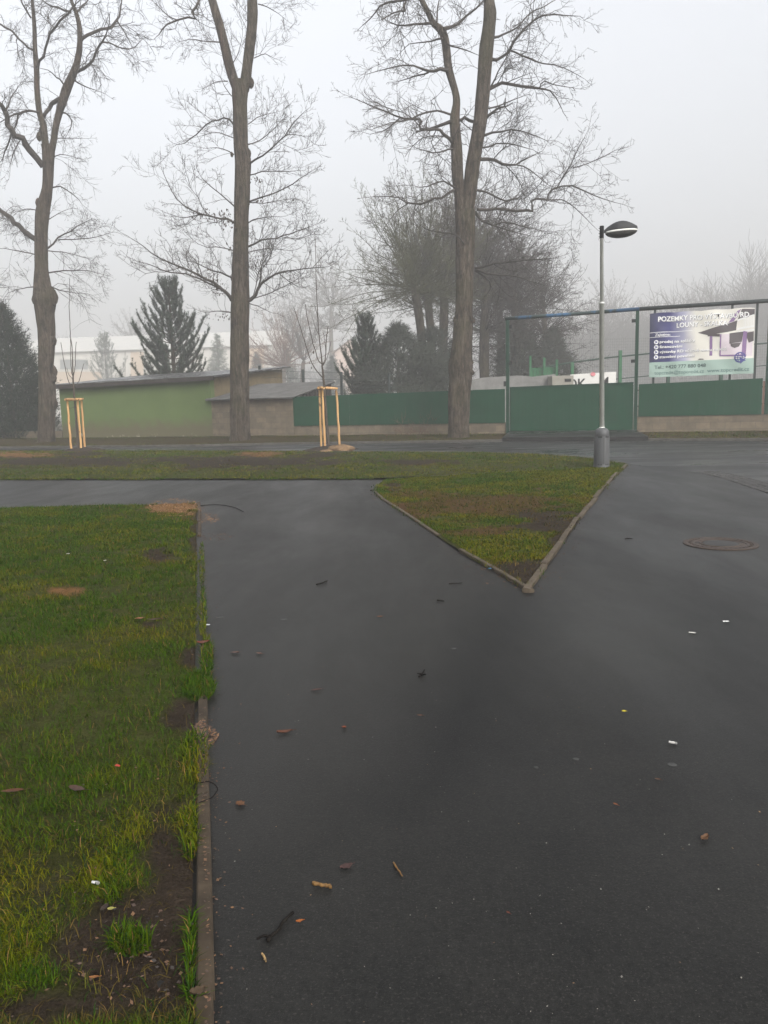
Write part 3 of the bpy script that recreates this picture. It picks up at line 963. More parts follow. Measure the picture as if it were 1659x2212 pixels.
shd = plain('letter_shadow', (.30, .29, .30), .45, .9); ink = plain('letter_ink', (.055, .085, .085), .45, .9); lw_ = plain('letter_white', (.80, .80, .78), .45, .97)
ink2 = plain('letter_soft', (.10, .17, .16), .45, .9); blu = plain('letter_blue', (.07, .075, .24), .45, .9)
for (body, u, v, hh, wd) in (('POZEMKY PRO VÝSTAVBU RD', .082, .865, .078, .865), ('LOUNY - SKALKA', .265, .760, .074, .485)):
    lettering(body, u + .006, v - .007, hh, shd, 'lettering', .009, wd, .014)
    lettering(body, u, v, hh, lw_, 'lettering', .012, wd, .014)
lettering('Zajistíme:', .052, .640, .042, lw_, 'lettering', .012, .155, .008, .15)
for k, (body, wd) in enumerate((('prodej na splátky', .345), ('financování', .225), ('výstavby RD včetně domu na klíč', .645), ('stavební povolení', .345))):
    v = .530 - k * .078
    lettering(body, .104, v - .004, .043, shd, 'lettering', .009, wd, .008)
    lettering(body, .100, v, .043, lw_, 'lettering', .012, wd, .008)
    mb = MB()
    for q in range(16):
        a0 = 2 * math.pi * q / 16; a1 = 2 * math.pi * (q + 1) / 16
        ru, rv = .022, .022 * BW / BH
        mb.raw([bp(.067 + ru * math.cos(a) * rr, v + .018 + rv * math.sin(a) * rr, .009) for a, rr in ((a0, 1), (a1, 1), (a1, .02), (a0, .02))], [(0, 1, 2, 3)])
    mb.build('bullet', lw_, bn)
    mb = MB(); bpoly(mb, [(.058, v + .040), (.082, v + .018), (.058, v - .004), (.066, v + .018)], .013); mb.build('arrow', blu, bn)
lettering('Tel.: +420 777 880 048', .052, .130, .056, ink, 'lettering', .010, .50, .012)
lettering('topcredit@topcredit.cz', .052, .042, .056, ink2, 'lettering', .010, .485, .002)
lettering('www.topcredit.cz', .565, .045, .056, ink2, 'lettering', .010, .395, .010)
mb = MB()


def arc(mb, cu, cv, ru, rv, a0, a1, th, d=.011, n=20):
    for q in range(n):
        A0 = a0 + (a1 - a0) * q / n; A1 = a0 + (a1 - a0) * (q + 1) / n
        mb.raw([bp(cu + (ru + s * th) * math.cos(A), cv + (rv + s * th * BW / BH) * math.sin(A), d) for A, s in ((A0, -.5), (A1, -.5), (A1, .5), (A0, .5))], [(0, 3, 2, 1)])


rr = .048; rv = rr * BW / BH
arc(mb, .872, .255, rr, rv, .0, 2 * math.pi * .97, .012)
arc(mb, .872, .255, rr * .45, rv, 0, 2 * math.pi, .007)
for dv in (-.4, .0, .4): bpoly(mb, [(.872 - rr * .93, .255 + rv * dv - .005), (.872 + rr * .93, .255 + rv * dv - .005), (.872 + rr * .93, .255 + rv * dv + .005), (.872 - rr * .93, .255 + rv * dv + .005)], .0115)
bpoly(mb, [(.868, .255), (.930, .20), (.905, .195), (.878, .155)], .013)
mb.build('globe_emblem', blu, bn)

# ------------------------------------------------------------------ behind the gate
cw = thing('concrete_wall', at(1120, 850, 38), 'pale concrete yard wall seen over the gate', 'wall')
mb = MB()
pts = [(1010, 826), (1040, 820), (1075, 818), (1118, 815), (1150, 818), (1175, 815), (1200, 812)]
for k in range(len(pts) - 1):
    a = at(pts[k][0], pts[k][1], 38); b = at(pts[k + 1][0], pts[k + 1][1], 38)
    a0 = a.copy(); a0[2] = -.1; b0_ = b.copy(); b0_[2] = -.1
    mb.prism([a0, b0_, b, a], (0, .25, 0))
    mb.prism([a - ZZ * .0 + ZZ * .002, b + ZZ * .002, b + ZZ * .09, a + ZZ * .09], (0, .3, 0))
mb.build('wall', M['palewall'], cw)
ub = thing('cabinet', at(1213, 860, 37), 'beige grey concrete cabinet beside the white lettered banner', 'cabinet')
mb = MB(); a = at(1193, 812, 37); b = at(1239, 811, 37)
mb.box((a[0], 37, -.1), (b[0] - a[0], 0, 0), (0, 1.0, 0), (0, 0, a[2] + .1)); mb.build('body', M['greypanel'], ub)
mb = MB(); a = at(1200, 815, 36.97); mb.box((at(1220, 815, 37)[0], 36.97, a[2] - .22), (.3, 0, 0), (0, .025, 0), (0, 0, .14)); mb.build('vent', M['black'], ub)
sg = thing('white_sign', at(1285, 860, 39), 'white sign with cropped black letters behind the gate', 'sign')
a = at(1232, 809, 39); b = at(1331, 803, 39)
mb = MB(); mb.prism([(a[0], 39, .3), (b[0], 39, .3), (b[0], 39, b[2]), (a[0], 39, a[2])], (0, .06, 0)); mb.build('board', plain('sign_white', (.58, .57, .54), .5, .95), sg)


def sign_text(body, px, py, hpx, parent, mat, Y):
    cu = bpy.data.curves.new('lettering', 'FONT'); cu.body = body; cu.size = 1; cu.offset = .015
    tmp = bpy.data.objects.new('x', cu); COL.objects.link(tmp)
    me = bpy.data.meshes.new_from_object(tmp.evaluated_get(bpy.context.evaluated_depsgraph_get())); bpy.data.objects.remove(tmp)
    n = len(me.vertices); co = np.zeros(n * 3); me.vertices.foreach_get('co', co); co = co.reshape(-1, 3)
    o0 = at(px, py, Y); sc_ = hpx * mpp(o0) / .73
    V = np.stack([o0[0] + (co[:, 0] - co[:, 0].min()) * sc_, np.full(n, Y), o0[2] + co[:, 1] * sc_], 1) - base_of(parent)
    me.vertices.foreach_set('co', V.ravel().astype(np.float32)); me.materials.clear(); me.materials.append(mat); me.update()
    o = bpy.data.objects.new('lettering', me); COL.objects.link(o); o.parent = parent


sign_text('OK', 1224, 839, 21, sg, M['black'], 38.98)
sign_text('M', 1295, 835, 21, sg, M['black'], 38.98)
a = at(1281, 806, 38.97)
mb = MB(); mb.lathe(a - ZZ * .05, [(.12, 0), (.12, .006)], 20, 1, .8, (1, 0, 0), (0, 0, 1), (0, -1, 0)); mb.build('emblem', plain('sign_pink', (.62, .22, .24), .5), sg)

gg = thing('green_lattice', at(1175, 850, 44), 'bright green slatted timber rack with three posts beyond the concrete wall', 'rack')
mb = MB()
for px in (1146, 1176, 1203):
    a = at(px, 769 + (px - 1146) * .13, 44); mb.box((a[0] - .06, 44, -.1), (.12, 0, 0), (0, .12, 0), (0, 0, a[2] + .1))
mb.each('post', M['brightgreen'], gg)
mb = MB(); a = at(1149, 796, 44); b = at(1203, 800, 44)
n = 9
for k in range(n):
    x = a[0] + (b[0] - a[0]) * k / n
    mb.box((x, 44.2, .4), ((b[0] - a[0]) / n * .86, 0, 0), (0, .04, 0), (0, 0, a[2] - .4))
mb.box((a[0], 44.245, a[2] - .1), (b[0] - a[0], 0, 0), (0, .06, 0), (0, 0, .14))
mb.build('slat', M['brightgreen'], gg)

sf = thing('sports_fence', at(1300, 850, 46), 'tall wire mesh court fence with green posts behind the gate', 'fence')
SFY = 46.0
rail = [(1170, 794), (1236, 783), (1310, 773), (1420, 762), (1540, 751), (1659, 741), (1900, 722)]
for px in (1236, 1340, 1445, 1560, 1668, 1790):
    top = 783 if px == 1236 else (757 - (px - 1340) * .1)
    mb = MB(); a = at(px, top, SFY); mb.box((a[0] - .09, SFY - .09, -.1), (.18, 0, 0), (0, .18, 0), (0, 0, a[2] + .1)); mb.build('fence_post', M['brightgreen'] if px < 1400 else M['greensteel'], sf)
mb = MB()
mb.tube([at(px, py, SFY) for px, py in rail], .05, 6); mb.tube([at(px, py + 48, SFY) for px, py in rail], .03, 6)
mb.each('rail', M['greensteel'], sf)
mb = MB()
for k in range(180):
    x0 = at(1170, 790, SFY)[0] + k * .13
    zt_ = at(1240 + k * 3, 765, SFY)[2]
    mb.tube([(x0, SFY, 0), (x0, SFY, 4.9)], .003, 3, False)
for k in range(30):
    mb.tube([(at(1170, 790, SFY)[0], SFY, .2 + k * .16), (at(1170, 790, SFY)[0] + 23.4, SFY, .2 + k * .16)], .003, 3, False)
mb.build('wire_mesh', M['wire'], sf)

yp = thing('yard_fence', at(700, 850, 40), 'thin wire fence on dark posts behind the outbuilding roof', 'fence')
for px, pt in ((654, 798), (737, 803), (840, 806), (560, 790)):
    mb = MB(); a = at(px, pt, 40.5); mb.tube([(a[0], 40.5, -.1), (a[0], 40.5, a[2])], .07, 8); mb.build('fence_post', M['greybar'], yp)
mb = MB()
for dz in (0, .35, .7, 1.05):
    mb.tube([at(545, 800, 40.5) - ZZ * dz, at(654, 803, 40.5) - ZZ * dz, at(737, 806, 40.5) - ZZ * dz, at(860, 808, 40.5) - ZZ * dz], .008, 4)
mb.build('wire', M['wire'], yp)

# ------------------------------------------------------------------ warehouse, house
WY = 175.0
wh_ = thing('warehouse', at(330, 870, WY), 'long pale warehouse with white roof fading into the fog', 'building')
el, er = at(30, 769, WY + 4), at(585, 742, WY - 2)
zE = .5 * (el[2] + er[2])
dW = np.array([er[0] - el[0], er[1] - el[1], 0]); dW /= np.linalg.norm(dW); nW = np.array([-dW[1], dW[0], 0])
lenW = float(np.linalg.norm((er - el)[:2])); o0 = np.array([el[0], el[1], 0]); depW = 24.0; rz = at(570, 716, WY + 3)[2] - zE + .4
mb = MB()
e = o0 + dW * lenW
mb.prism([o0, e, e + ZZ * zE, o0 + ZZ * zE], nW * .3)
mb.prism([e, e + nW * depW, e + nW * depW + ZZ * zE, e + nW * depW / 2 + ZZ * (zE + rz), e + ZZ * zE], -dW * .3)
mb.prism([o0 + nW * depW, e + nW * depW, e + nW * depW + ZZ * zE, o0 + nW * depW + ZZ * zE], -nW * .3)
mb.build('wall', M['white'], wh_)
mb = MB()
for s in (0, 1):
    a = o0 - dW * .5 - nW * .6 if s == 0 else o0 - dW * .5 + nW * (depW + .6)
    rdg = o0 - dW * .5 + nW * depW / 2 + ZZ * (zE + rz + .25)
    a = a + ZZ * (zE - .02)
    mb.prism([a, a + dW * (lenW + 1), rdg + dW * (lenW + 1), rdg], ZZ * .15 + (nW * .002 if s else 0))
mb.build('roof', M['roofwhite'], wh_)


def wrect(x0, y0, x1, y1, d):
    """rectangle on the front wall between measured pixels"""
    out = []
    for (x, y) in ((x0, y1), (x1, y1), (x1, y0), (x0, y0)):
        dr = ray(x, y); t_ = ((o0 - nW * d - CAM) @ nW) / (dr @ nW); out.append(CAM + dr * t_)
    return out


q = wrect(130, 777, 190, 798, .06); mb = MB(); mb.prism(q, nW * .07); wf = mb.build('window', M['glass'], wh_)
mb = MB()
for x in (127, 160, 191): mb.prism(wrect(x - 1, 775, x + 1, 800, .1), nW * .03)
mb.prism(wrect(126, 774, 193, 776.5, .11), nW * .03); mb.prism(wrect(126, 798, 193, 800, .11), nW * .03)
mb.build('frame', M['white'], wf)
for (x0, y0, x1, y1) in ((120, 803, 220, 830), (282, 760, 312, 830), (535, 752, 570, 830)):
    mb = MB(); mb.prism(wrect(x0, y0, x1, y1, .05), nW * .055); mb.build('apricot_panel', M['orange'], wh_)
mb = MB()
for x in (270, 311, 430, 470): mb.prism(wrect(x - .8, 760, x + .8, 830, .12), nW * .1)
mb.each('downpipe', M['greypanel'], wh_)

hs_ = thing('house', at(740, 860, 140), 'pale pink house end barely visible between hazy conifers', 'house')
a = at(722, 762, 140); b = at(800, 770, 140); c = at(757, 735, 140)
mb = MB(); mb.prism([(a[0], 140, 0), (b[0], 140, 0), (b[0], 140, a[2]), (c[0], 140, c[2]), (a[0], 140, a[2])], (0, 8, 0)); mb.build('wall', M['pinkwall'], hs_)
mb = MB()
for (s, e2) in ((a, -1), (b, 1)):
    q0 = np.array([s[0] + e2 * .4, 139.6, a[2] - .2]); q1 = np.array([c[0], 139.6, c[2] + .02])
    mb.prism([q0, q1, q1 + ZZ * .2, q0 + ZZ * .2], (0, 8.8, 0))
mb.build('roof', M['tileroof'], hs_)

# ------------------------------------------------------------------ street lamp
lb = gp(1299, 1012)
LY = lb[1]
k_ = mpp(lb + ZZ)                       # metres per measured pixel at the lamp
lamp = thing('street_lamp', lb, 'grey street lamp with flat oval head and plastic base cover at lawn tip', 'street lamp')
mb = MB()
hC = at(1299, 924, LY)[2]
prof = [(.172, -.1), (.172, .06), (.166, .075), (.168, .12), (.163, hC * .78), (.156, hC * .80), (.160, hC * .815), (.150, hC * .90), (.128, hC * .955), (.095, hC * .985), (.058, hC)]
mb.lathe((lb[0], LY, 0), prof, 36)
cov = mb.build('base_cover', M['plastic'], lamp, True)
mb = MB()
for zz in (hC * .765, .085):
    for aa in (-2.05, -1.09, 1.0, 2.1):
        c = np.array([lb[0] + .163 * math.cos(aa), LY + .163 * math.sin(aa), zz]); tn = np.array([-math.sin(aa), math.cos(aa), 0]); rn = np.array([math.cos(aa), math.sin(aa), 0])
        mb.prism([c - tn * .045 + rn * .004, c + tn * .045 + rn * .004, c + tn * .04 + ZZ * .028 + rn * .002, c - tn * .04 + ZZ * .028 + rn * .002], -rn * .02)
for aa in (-1.57, 1.57):
    c = np.array([lb[0] + .160 * math.cos(aa), LY + .160 * math.sin(aa), .1]); tn = np.array([-math.sin(aa), math.cos(aa), 0]); rn = np.array([math.cos(aa), math.sin(aa), 0])
    mb.prism([c - tn * .004, c + tn * .004, c + tn * .004 + ZZ * hC * .65, c - tn * .004 + ZZ * hC * .65], rn * .009)
mb.each('slot', M['black'], cov)
mb = MB()
top = at(1295.5, 505, LY); jn = at(1296.5, 657, LY)
px0 = np.array([lb[0], LY, hC - .02])
ptop = np.array([top[0] * .6 + lb[0] * .4, LY, top[2]]); pj = px0 + (ptop - px0) * ((jn[2] - px0[2]) / (ptop[2] - px0[2]))
mb.lathe(px0, [(.062, -.02), (.062, .03), (.052, .035)], 20)
ax_ = (ptop - px0)
mb.tube([px0, pj], [.051, .050], 20); mb.tube([pj, pj + ax_ * .006, pj + ax_ * .012], [.056, .056, .038], 20); mb.tube([pj, ptop + ax_ * .01], [.0375, .035], 16)
mb.build('pole', M['galva'], lamp, True)
hb = at(1294.8, 515, LY)
mb = MB(); q0 = np.array([ptop[0], LY, hb[2]]); mb.tube([q0, q0 + ZZ * .245], .043, 16)
for dz in (.03, .10, .20): mb.tube([q0 + ZZ * dz, q0 + ZZ * dz + np.array([-.062, 0, 0])], .008, 6)
mb.build('bracket', M['lamphead'], lamp, True)
# head: swept oval canopy, white rim, bowl lens; long axis to the right, tilted up a little
hx = np.array([.985, -.02, .060]); hx /= np.linalg.norm(hx); hy = np.array([.02, 1, 0]); hz_ = np.cross(hx, hy); hz_ /= np.linalg.norm(hz_)
hcen = q0 + np.array([.40, 0, .10])


def head_section(n, m_, fn):
    G = np.zeros((n, m_, 3))
    for i in range(n):
        for j in range(m_):
            x, y, z = fn(i / (n - 1), j / (m_ - 1)); G[i, j] = hcen + hx * x + hy * y + hz_ * z
    return G


def half_w(u): return .175 * max(0.0, math.sin(math.pi * min(1, max(0, .06 + .90 * u)))) ** .6


mb = MB()


def canopy(u, a):
    x = -.37 + .70 * u
    wv = .045 + (half_w(u) - .045) * min(1, u / .35)
    hgt = .03 + .140 * math.sin(math.pi * min(1, .05 + .83 * u)) ** 1.3
    z0 = .045 + .022 * math.sin(math.pi * u) - .02 * (1 - min(1, u / .15))
    t_ = math.pi * a
    return x, -wv * math.cos(t_), z0 + hgt * math.sin(t_) ** .8


G = head_section(28, 21, canopy); mb.grid(G)
mb.raw(G[-1], [tuple(range(20, -1, -1))]); mb.raw(G[0], [tuple(range(21))])
for i in range(27): mb.raw([G[i, 0], G[i + 1, 0], G[i + 1, -1], G[i, -1]], [(0, 1, 2, 3)])
mb.build('canopy', M['lamphead'], lamp, True)
mb = MB()
rimc = hcen + hx * .005
mb.lathe(rimc, [(.318, .012), (.330, .018), (.330, .040), (.318, .046)], 40, 1, .55, hx, hy, hz_)
mb.build('rim', M['rim'], lamp, True)
mb = MB()
mb.lathe(rimc, [(.02, -.098), (.12, -.092), (.21, -.072), (.28, -.042), (.318, -.010), (.328, .006), (.322, .011)], 40, 1, .58, hx, hy, hz_)
mb.build('lens', M['lens'], lamp, True)

# ------------------------------------------------------------------ manhole
mc = gp(1556, 1175)
mh = thing('manhole_cover', mc, 'round iron framed manhole cover with concrete centre on the right asphalt', 'manhole cover')
rM = .5 * 152 * mpp(mc)
mb = MB()
mb.lathe(mc, [(rM, -.02), (rM, .008), (rM - .012, .012), (rM - .05, .012), (rM - .055, .004), (rM - .06, -.02)], 64); mb.build('frame', M['iron'], mh)
mb = MB()
for k in range(40):
    a = 2 * math.pi * k / 40; c = np.array([math.cos(a), math.sin(a), 0]); tn = np.array([-c[1], c[0], 0])
    mb.prism([mc + c * (rM - .060) - tn * .015 + ZZ * -.01, mc + c * (rM - .060) + tn * .015 + ZZ * -.01, mc + c * (rM - .078) + tn * .013 + ZZ * -.01, mc + c * (rM - .078) - tn * .013 + ZZ * -.01], ZZ * .022)
r2 = rM - .085
mb.lathe(mc, [(r2, -.02), (r2, .010), (r2 - .03, .010), (r2 - .035, .003), (r2 - .075, .003), (r2 - .08, .011), (r2 - .10, .011), (r2 - .104, .001)], 64)
mb.build('ring', M['iron'], mh)
mb = MB(); mb.lathe(mc, [(r2 - .105, -.02), (r2 - .105, .008), (.15, .010), (.02, .011)], 48); mb.build('disc', M['disc'], mh, True)
mb = MB()
for a in (2.75, .15):
    c = mc + np.array([math.cos(a), math.sin(a), 0]) * (r2 - .052)
    mb.box(c - np.array([.05, .022, -.0035]), (.10, 0, 0), (0, .044, 0), (0, 0, .002))
mb.each('lifting_slot', M['black'], mh)

# ------------------------------------------------------------------ curves, branches


def smooth(P, r, n):
    """Catmull-Rom through P, n samples"""
    P = np.asarray(P, float); r = np.asarray(r, float)
    Q = np.vstack([2 * P[0] - P[1], P, 2 * P[-1] - P[-2]]); rr_ = np.concatenate([[r[0]], r, [r[-1]]])
    out, ro = [], []
    ts = np.linspace(0, len(P) - 1, n)
    for t_ in ts:
        i = min(int(t_), len(P) - 2); u = t_ - i
        a, b, c, d = Q[i], Q[i + 1], Q[i + 2], Q[i + 3]
        out.append(.5 * (2 * b + (c - a) * u + (2 * a - 5 * b + 4 * c - d) * u * u + (3 * b - a - 3 * c + d) * u ** 3))
        ro.append(rr_[i + 1] * (1 - u) + rr_[i + 2] * u)
    return np.array(out), np.array(ro)


def trunk_mesh(mb, P, r, sides=22, seed=0, rough=.11, cap=True):
    """irregular bark column through P"""
    P = np.asarray(P); n = len(P); T = np.gradient(P, axis=0); T /= np.linalg.norm(T, axis=1, keepdims=True)
    G = np.zeros((n, sides + 1, 3)); L = seglen(P)
    a = 2 * math.pi * (np.arange(sides + 1) % sides) / sides
    u = np.cross(T, np.array([0, 1, .01])); u /= np.linalg.norm(u, axis=1, keepdims=True); v = np.cross(T, u)
    ca, sa = np.cos(a)[None, :], np.sin(a)[None, :]; LL = L[:, None]
    nz = fbm(ca * 1.6 + 5 + seed + LL * 0, LL * 1.1 + sa * 1.6, seed, 3) - .5
    n2 = fbm(ca * 6 + 5 + seed + LL * 0, LL * .9 + sa * 6, seed + 9, 2) - .5
    rr2 = np.asarray(r)[:, None] * (1 + rough * 2 * nz + rough * 1.2 * n2)
    G = P[:, None, :] + (u[:, None, :] * ca[:, :, None] + v[:, None, :] * sa[:, :, None]) * rr2[:, :, None]
    mb.grid(G[:, ::-1])
    return G


def unit(v): return v / (np.linalg.norm(v) + 1e-9)


class Tree:
    """limbs go into .big, fine growth into .fine"""

    def __init__(s, seed, droop=0.0, up=.25, rt=.0065, kd=1.0):
        s.kd = kd; s.wig = .22
        s.r = random.Random(seed); s.big = MB(); s.fine = MB(); s.up = up; s.droop = droop; s.rt = rt; s.tips = []

    def rv(s): return np.array([s.r.gauss(0, 1), s.r.gauss(0, 1), s.r.gauss(0, 1)])

    def shoot(s, p, d, L, r0, lvl, wig=.22):
        n = 7 if L > 1.4 else 5 if L > .8 else 4 if L > .3 else 3
        pts = [p]; dd = unit(d); st = L / (n - 1)
        for k in range(n - 1):
            dd = unit(dd + s.rv() * wig + ZZ * (s.up * .35 - s.droop * (k + 1) * .25))
            pts.append(pts[-1] + dd * st)
        rad = np.linspace(r0, max(s.rt * .6, r0 * .45), n)
        s.fine.tube(pts, rad, 3 if r0 < .02 else 4, False)
        if lvl > 0:
            nc = max(2, int(L / (.17 if lvl == 1 else .21) * s.kd * s.r.uniform(.7, 1.2)))
            for c in range(nc):
                t_ = s.r.uniform(.18, 1.0); x = t_ * (n - 1); i = min(int(x), n - 2); q = pts[i] + (pts[i + 1] - pts[i]) * (x - i)
                ax2 = unit(pts[i + 1] - pts[i]); sd2 = unit(np.cross(ax2, s.rv()))
                ang = s.r.uniform(.45, 1.15)
                s.shoot(q, ax2 * math.cos(ang) + sd2 * math.sin(ang), L * s.r.uniform(.28, .55) * (1.1 - .5 * t_), max(s.rt, r0 * .5), lvl - 1, wig)
        else:
            s.tips.append(pts[-1])

    def limb(s, P, r, spacing=.33, Ls=(.7, 1.7), lvl=2, start=.12, sides=7, fine=False, knot=.05):
        L0 = float(seglen(P)[-1]); n = max(6, min(26, int(L0 / .28)))
        P, r = smooth(P, r, n)
        P[1:-1] += np.array([s.rv() for _ in range(n - 2)]) * np.minimum(knot, r[1:-1, None] * .5)
        (s.fine if fine else s.big).tube(list(P), r, sides if r[0] > .03 else 5, True)
        L = seglen(P); d = L[-1] * start
        while d < L[-1]:
            i = min(int(np.searchsorted(L, d)), n - 1); i = max(1, i); q = P[i - 1] + (P[i] - P[i - 1]) * ((d - L[i - 1]) / max(1e-6, L[i] - L[i - 1]))
            ax2 = unit(P[i] - P[i - 1]); sd2 = unit(np.cross(ax2, s.rv()) + ZZ * .35 * (s.up - s.droop))
            ang = s.r.uniform(.5, 1.15)
            f = 1 - .45 * d / L[-1]
            lg = 1.7 if (s.r.random() < .16 and Ls[1] > 1.6) else 1.0
            s.shoot(q, ax2 * math.cos(ang) + sd2 * math.sin(ang), s.r.uniform(*Ls) * f * lg, max(s.rt, min(.014 * (1.5 if lg > 1 else 1), r[i] * .45)), lvl if s.r.random() < .75 else max(0, lvl - 1), s.wig)
            d += spacing * s.r.uniform(.5, 1.5)
        s.shoot(P[-1], P[-1] - P[-2], s.r.uniform(*Ls) * .7, max(s.rt, r[-1]), lvl)
        return P, r

    def finish(s, root, bark, twig):
        s.big.build('trunk', bark, root, True)
        s.fine.build('crown', twig, root)


def pxline(pts, Y0, slope, cx):
    """px points -> world polyline; depth drifts with distance from the trunk"""
    out, rr_ = [], []
    x0, y0 = pts[0][:2]
    for q in pts:
        Y = Y0 + slope * (abs(q[0] - x0) + .4 * abs(q[1] - y0)) * Y0 / F0
        w_ = at(q[0], q[1], Y); out.append(w_); rr_.append(max(.007, .5 * q[2] * mpp(w_)))
    return np.array(out), np.array(rr_)


def big_tree(label, base_px, trunk, stems, limbs, conv, seed, droop, up, bark='bark', spacing=.19, Ls=(.55, 1.8)):
    b = gp(*base_px); Y0 = b[1]
    root = thing('bare_tree', b, label, 'tree', 'tall bare trees along the verge')
    T = Tree(seed, droop, up, .0052, 1.35); T.wig = .26
    pts = [(*conv(x, y), w_ * conv.s) for x, y, w_ in trunk]
    P, r = pxline([(base_px[0], base_px[1] + 6, pts[0][2] * 1.35), (pts[0][0], base_px[1] - 4, pts[0][2] * 1.08)] + pts, Y0, 0, 0)
    P[:, 1] = Y0
    P, r = smooth(P, r, 64)
    trunk_mesh(T.big, P, r, 26, seed)
    for (dy, st) in stems:
        pts = [(*conv(x, y), w_ * conv.s) for x, y, w_ in st]
        P, r = [], []
        for k, q in enumerate(pts):
            w_ = at(q[0], q[1], Y0 + dy * k); P.append(w_); r.append(.5 * q[2] * mpp(w_))
        P, r = smooth(P, r, 40)
        trunk_mesh(T.big, P, r, 16, seed + 4)
        n = len(P)
        for i in range(4, n, 1):
            if T.r.random() < .5:
                sd2 = unit(np.cross(P[i] - P[i - 1], T.rv())); T.shoot(P[i] + sd2 * r[i] * .8, sd2 + ZZ * (.3 + up - droop), T.r.uniform(.5, 1.5), .010, 2)
    for k, li in enumerate(limbs):
        sl = T.r.uniform(-.65, .65)
        pts = [(*conv(x, y), w_ * conv.s) for x, y, w_ in li]
        P, r = pxline(pts, Y0 + T.r.uniform(-.05, .05), sl, 0)
        T.limb(P, r, spacing, Ls, 2, .10, 7, True, .04)
    T.finish(root, M[bark], M['twig'])
    return root, T, Y0


class Conv:
    def __init__(s, ox, oy, sc, wsc=None): s.ox, s.oy, s.sc, s.s = ox, oy, sc, (wsc or sc)
    def __call__(s, x, y): return s.ox + x * s.sc, s.oy + y * s.sc


# left tree (measured on an enlargement)
cA = Conv(0, 0, 1 / 2.308)
left_trunk = [(232, 2120, 80), (236, 1950, 80), (230, 1850, 72), (232, 1750, 78), (232, 1650, 82), (222, 1560, 88), (221, 1490, 112), (212, 1430, 84), (207, 1340, 64), (205, 1250, 60), (206, 1150, 62), (212, 1050, 66), (234, 950, 52), (240, 860, 50), (240, 760, 60), (238, 725, 62)]
left_stems = [(.06, [(232, 760, 36), (222, 680, 34), (215, 620, 32), (197, 560, 28), (185, 450, 26), (183, 350, 26), (175, 250, 22), (172, 150, 20), (165, 50, 17), (155, -60, 14), (150, -220, 9)]),
              (-.06, [(250, 760, 40), (265, 715, 32), (280, 620, 30), (302, 540, 36), (330, 450, 44), (360, 380, 37), (385, 310, 30), (398, 220, 26), (395, 130, 23), (378, 60, 20), (355, 0, 16), (330, -120, 10)])]
left_limbs = [[(215, 830, 30), (150, 740, 32), (100, 690, 30), (55, 640, 28), (25, 560, 24), (-5, 510, 20), (-80, 420, 14), (-160, 300, 8)],
              [(180, 1195, 26), (120, 1150, 25), (60, 1090, 22), (0, 1050, 20), (-80, 990, 14), (-180, 930, 7)],
              [(395, 215, 17), (420, 190, 16), (450, 165, 15), (500, 152, 14), (550, 130, 13), (580, 100, 12), (600, 50, 8), (610, -20, 5)],
              [(585, 105, 8), (620, 160, 6), (650, 215, 3)],
              [(385, 355, 18), (440, 325, 14), (470, 280, 12), (500, 230, 11), (530, 170, 7)],
              [(510, 210, 8), (560, 215, 7), (620, 245, 6), (660, 245, 5), (705, 200, 3)],
              [(318, 488, 24), (272, 512, 21), (236, 545, 19), (214, 590, 15)],
              [(190, 560, 10), (130, 555, 12), (90, 580, 10), (75, 630, 7), (60, 690, 4)],
              [(130, 556, 8), (80, 570, 7), (40, 585, 6), (0, 610, 4)],
              [(190, 335, 13), (215, 270, 12), (245, 190, 11), (290, 110, 11), (340, 70, 11)],
              [(165, 250, 11), (100, 200, 10), (50, 150, 10), (0, 120, 9), (-70, 80, 5)],
              [(155, 90, 9), (120, 30, 8), (95, -20, 6), (60, -100, 3)],
              [(355, 60, 12), (300, 40, 10), (240, 20, 7), (200, -10, 4)], [(378, 60, 10), (420, 20, 8), (460, -40, 5)],
              [(235, 1240, 10), (290, 1185, 8), (350, 1150, 6), (430, 1105, 3)], [(290, 1195, 6), (380, 1195, 5), (470, 1185, 4), (550, 1160, 2)],
              [(240, 1360, 8), (330, 1348, 6), (430, 1350, 4), (520, 1370, 2)], [(245, 1425, 7), (310, 1450, 5), (400, 1465, 2)],
              [(258, 935, 8), (310, 930, 6), (350, 960, 5), (390, 990, 3), (410, 1020, 2)], [(170, 1430, 6), (100, 1440, 4), (40, 1460, 2)],
              [(180, 1270, 6), (110, 1255, 5), (30, 1240, 3)], [(190, 1050, 5), (140, 1040, 4), (90, 1050, 2)], [(235, 1250, 6), (330, 1260, 4), (440, 1290, 2)],
              [(300, 560, 9), (340, 570, 7), (360, 610, 5), (340, 660, 3)], [(255, 790, 6), (310, 770, 4), (390, 790, 2)], [(270, 690, 5), (340, 690, 4), (410, 690, 2)],
              [(370, 400, 8), (420, 430, 6), (480, 450, 3)], [(330, 440, 9), (290, 390, 7), (240, 350, 4)], [(60, 660, 9), (30, 740, 7), (10, 800, 4)], [(100, 700, 6), (60, 780, 4), (50, 850, 2)],
              [(235, 1100, 5), (300, 1060, 3), (350, 1040, 2)], [(20, 560, 8), (60, 480, 6), (90, 430, 3)]]
root, T, _YL = big_tree('tall bare tree with knobbly bulging trunk beside the dark thuja', (98, 960), left_trunk, left_stems, left_limbs, cA, 3, .20, .05)

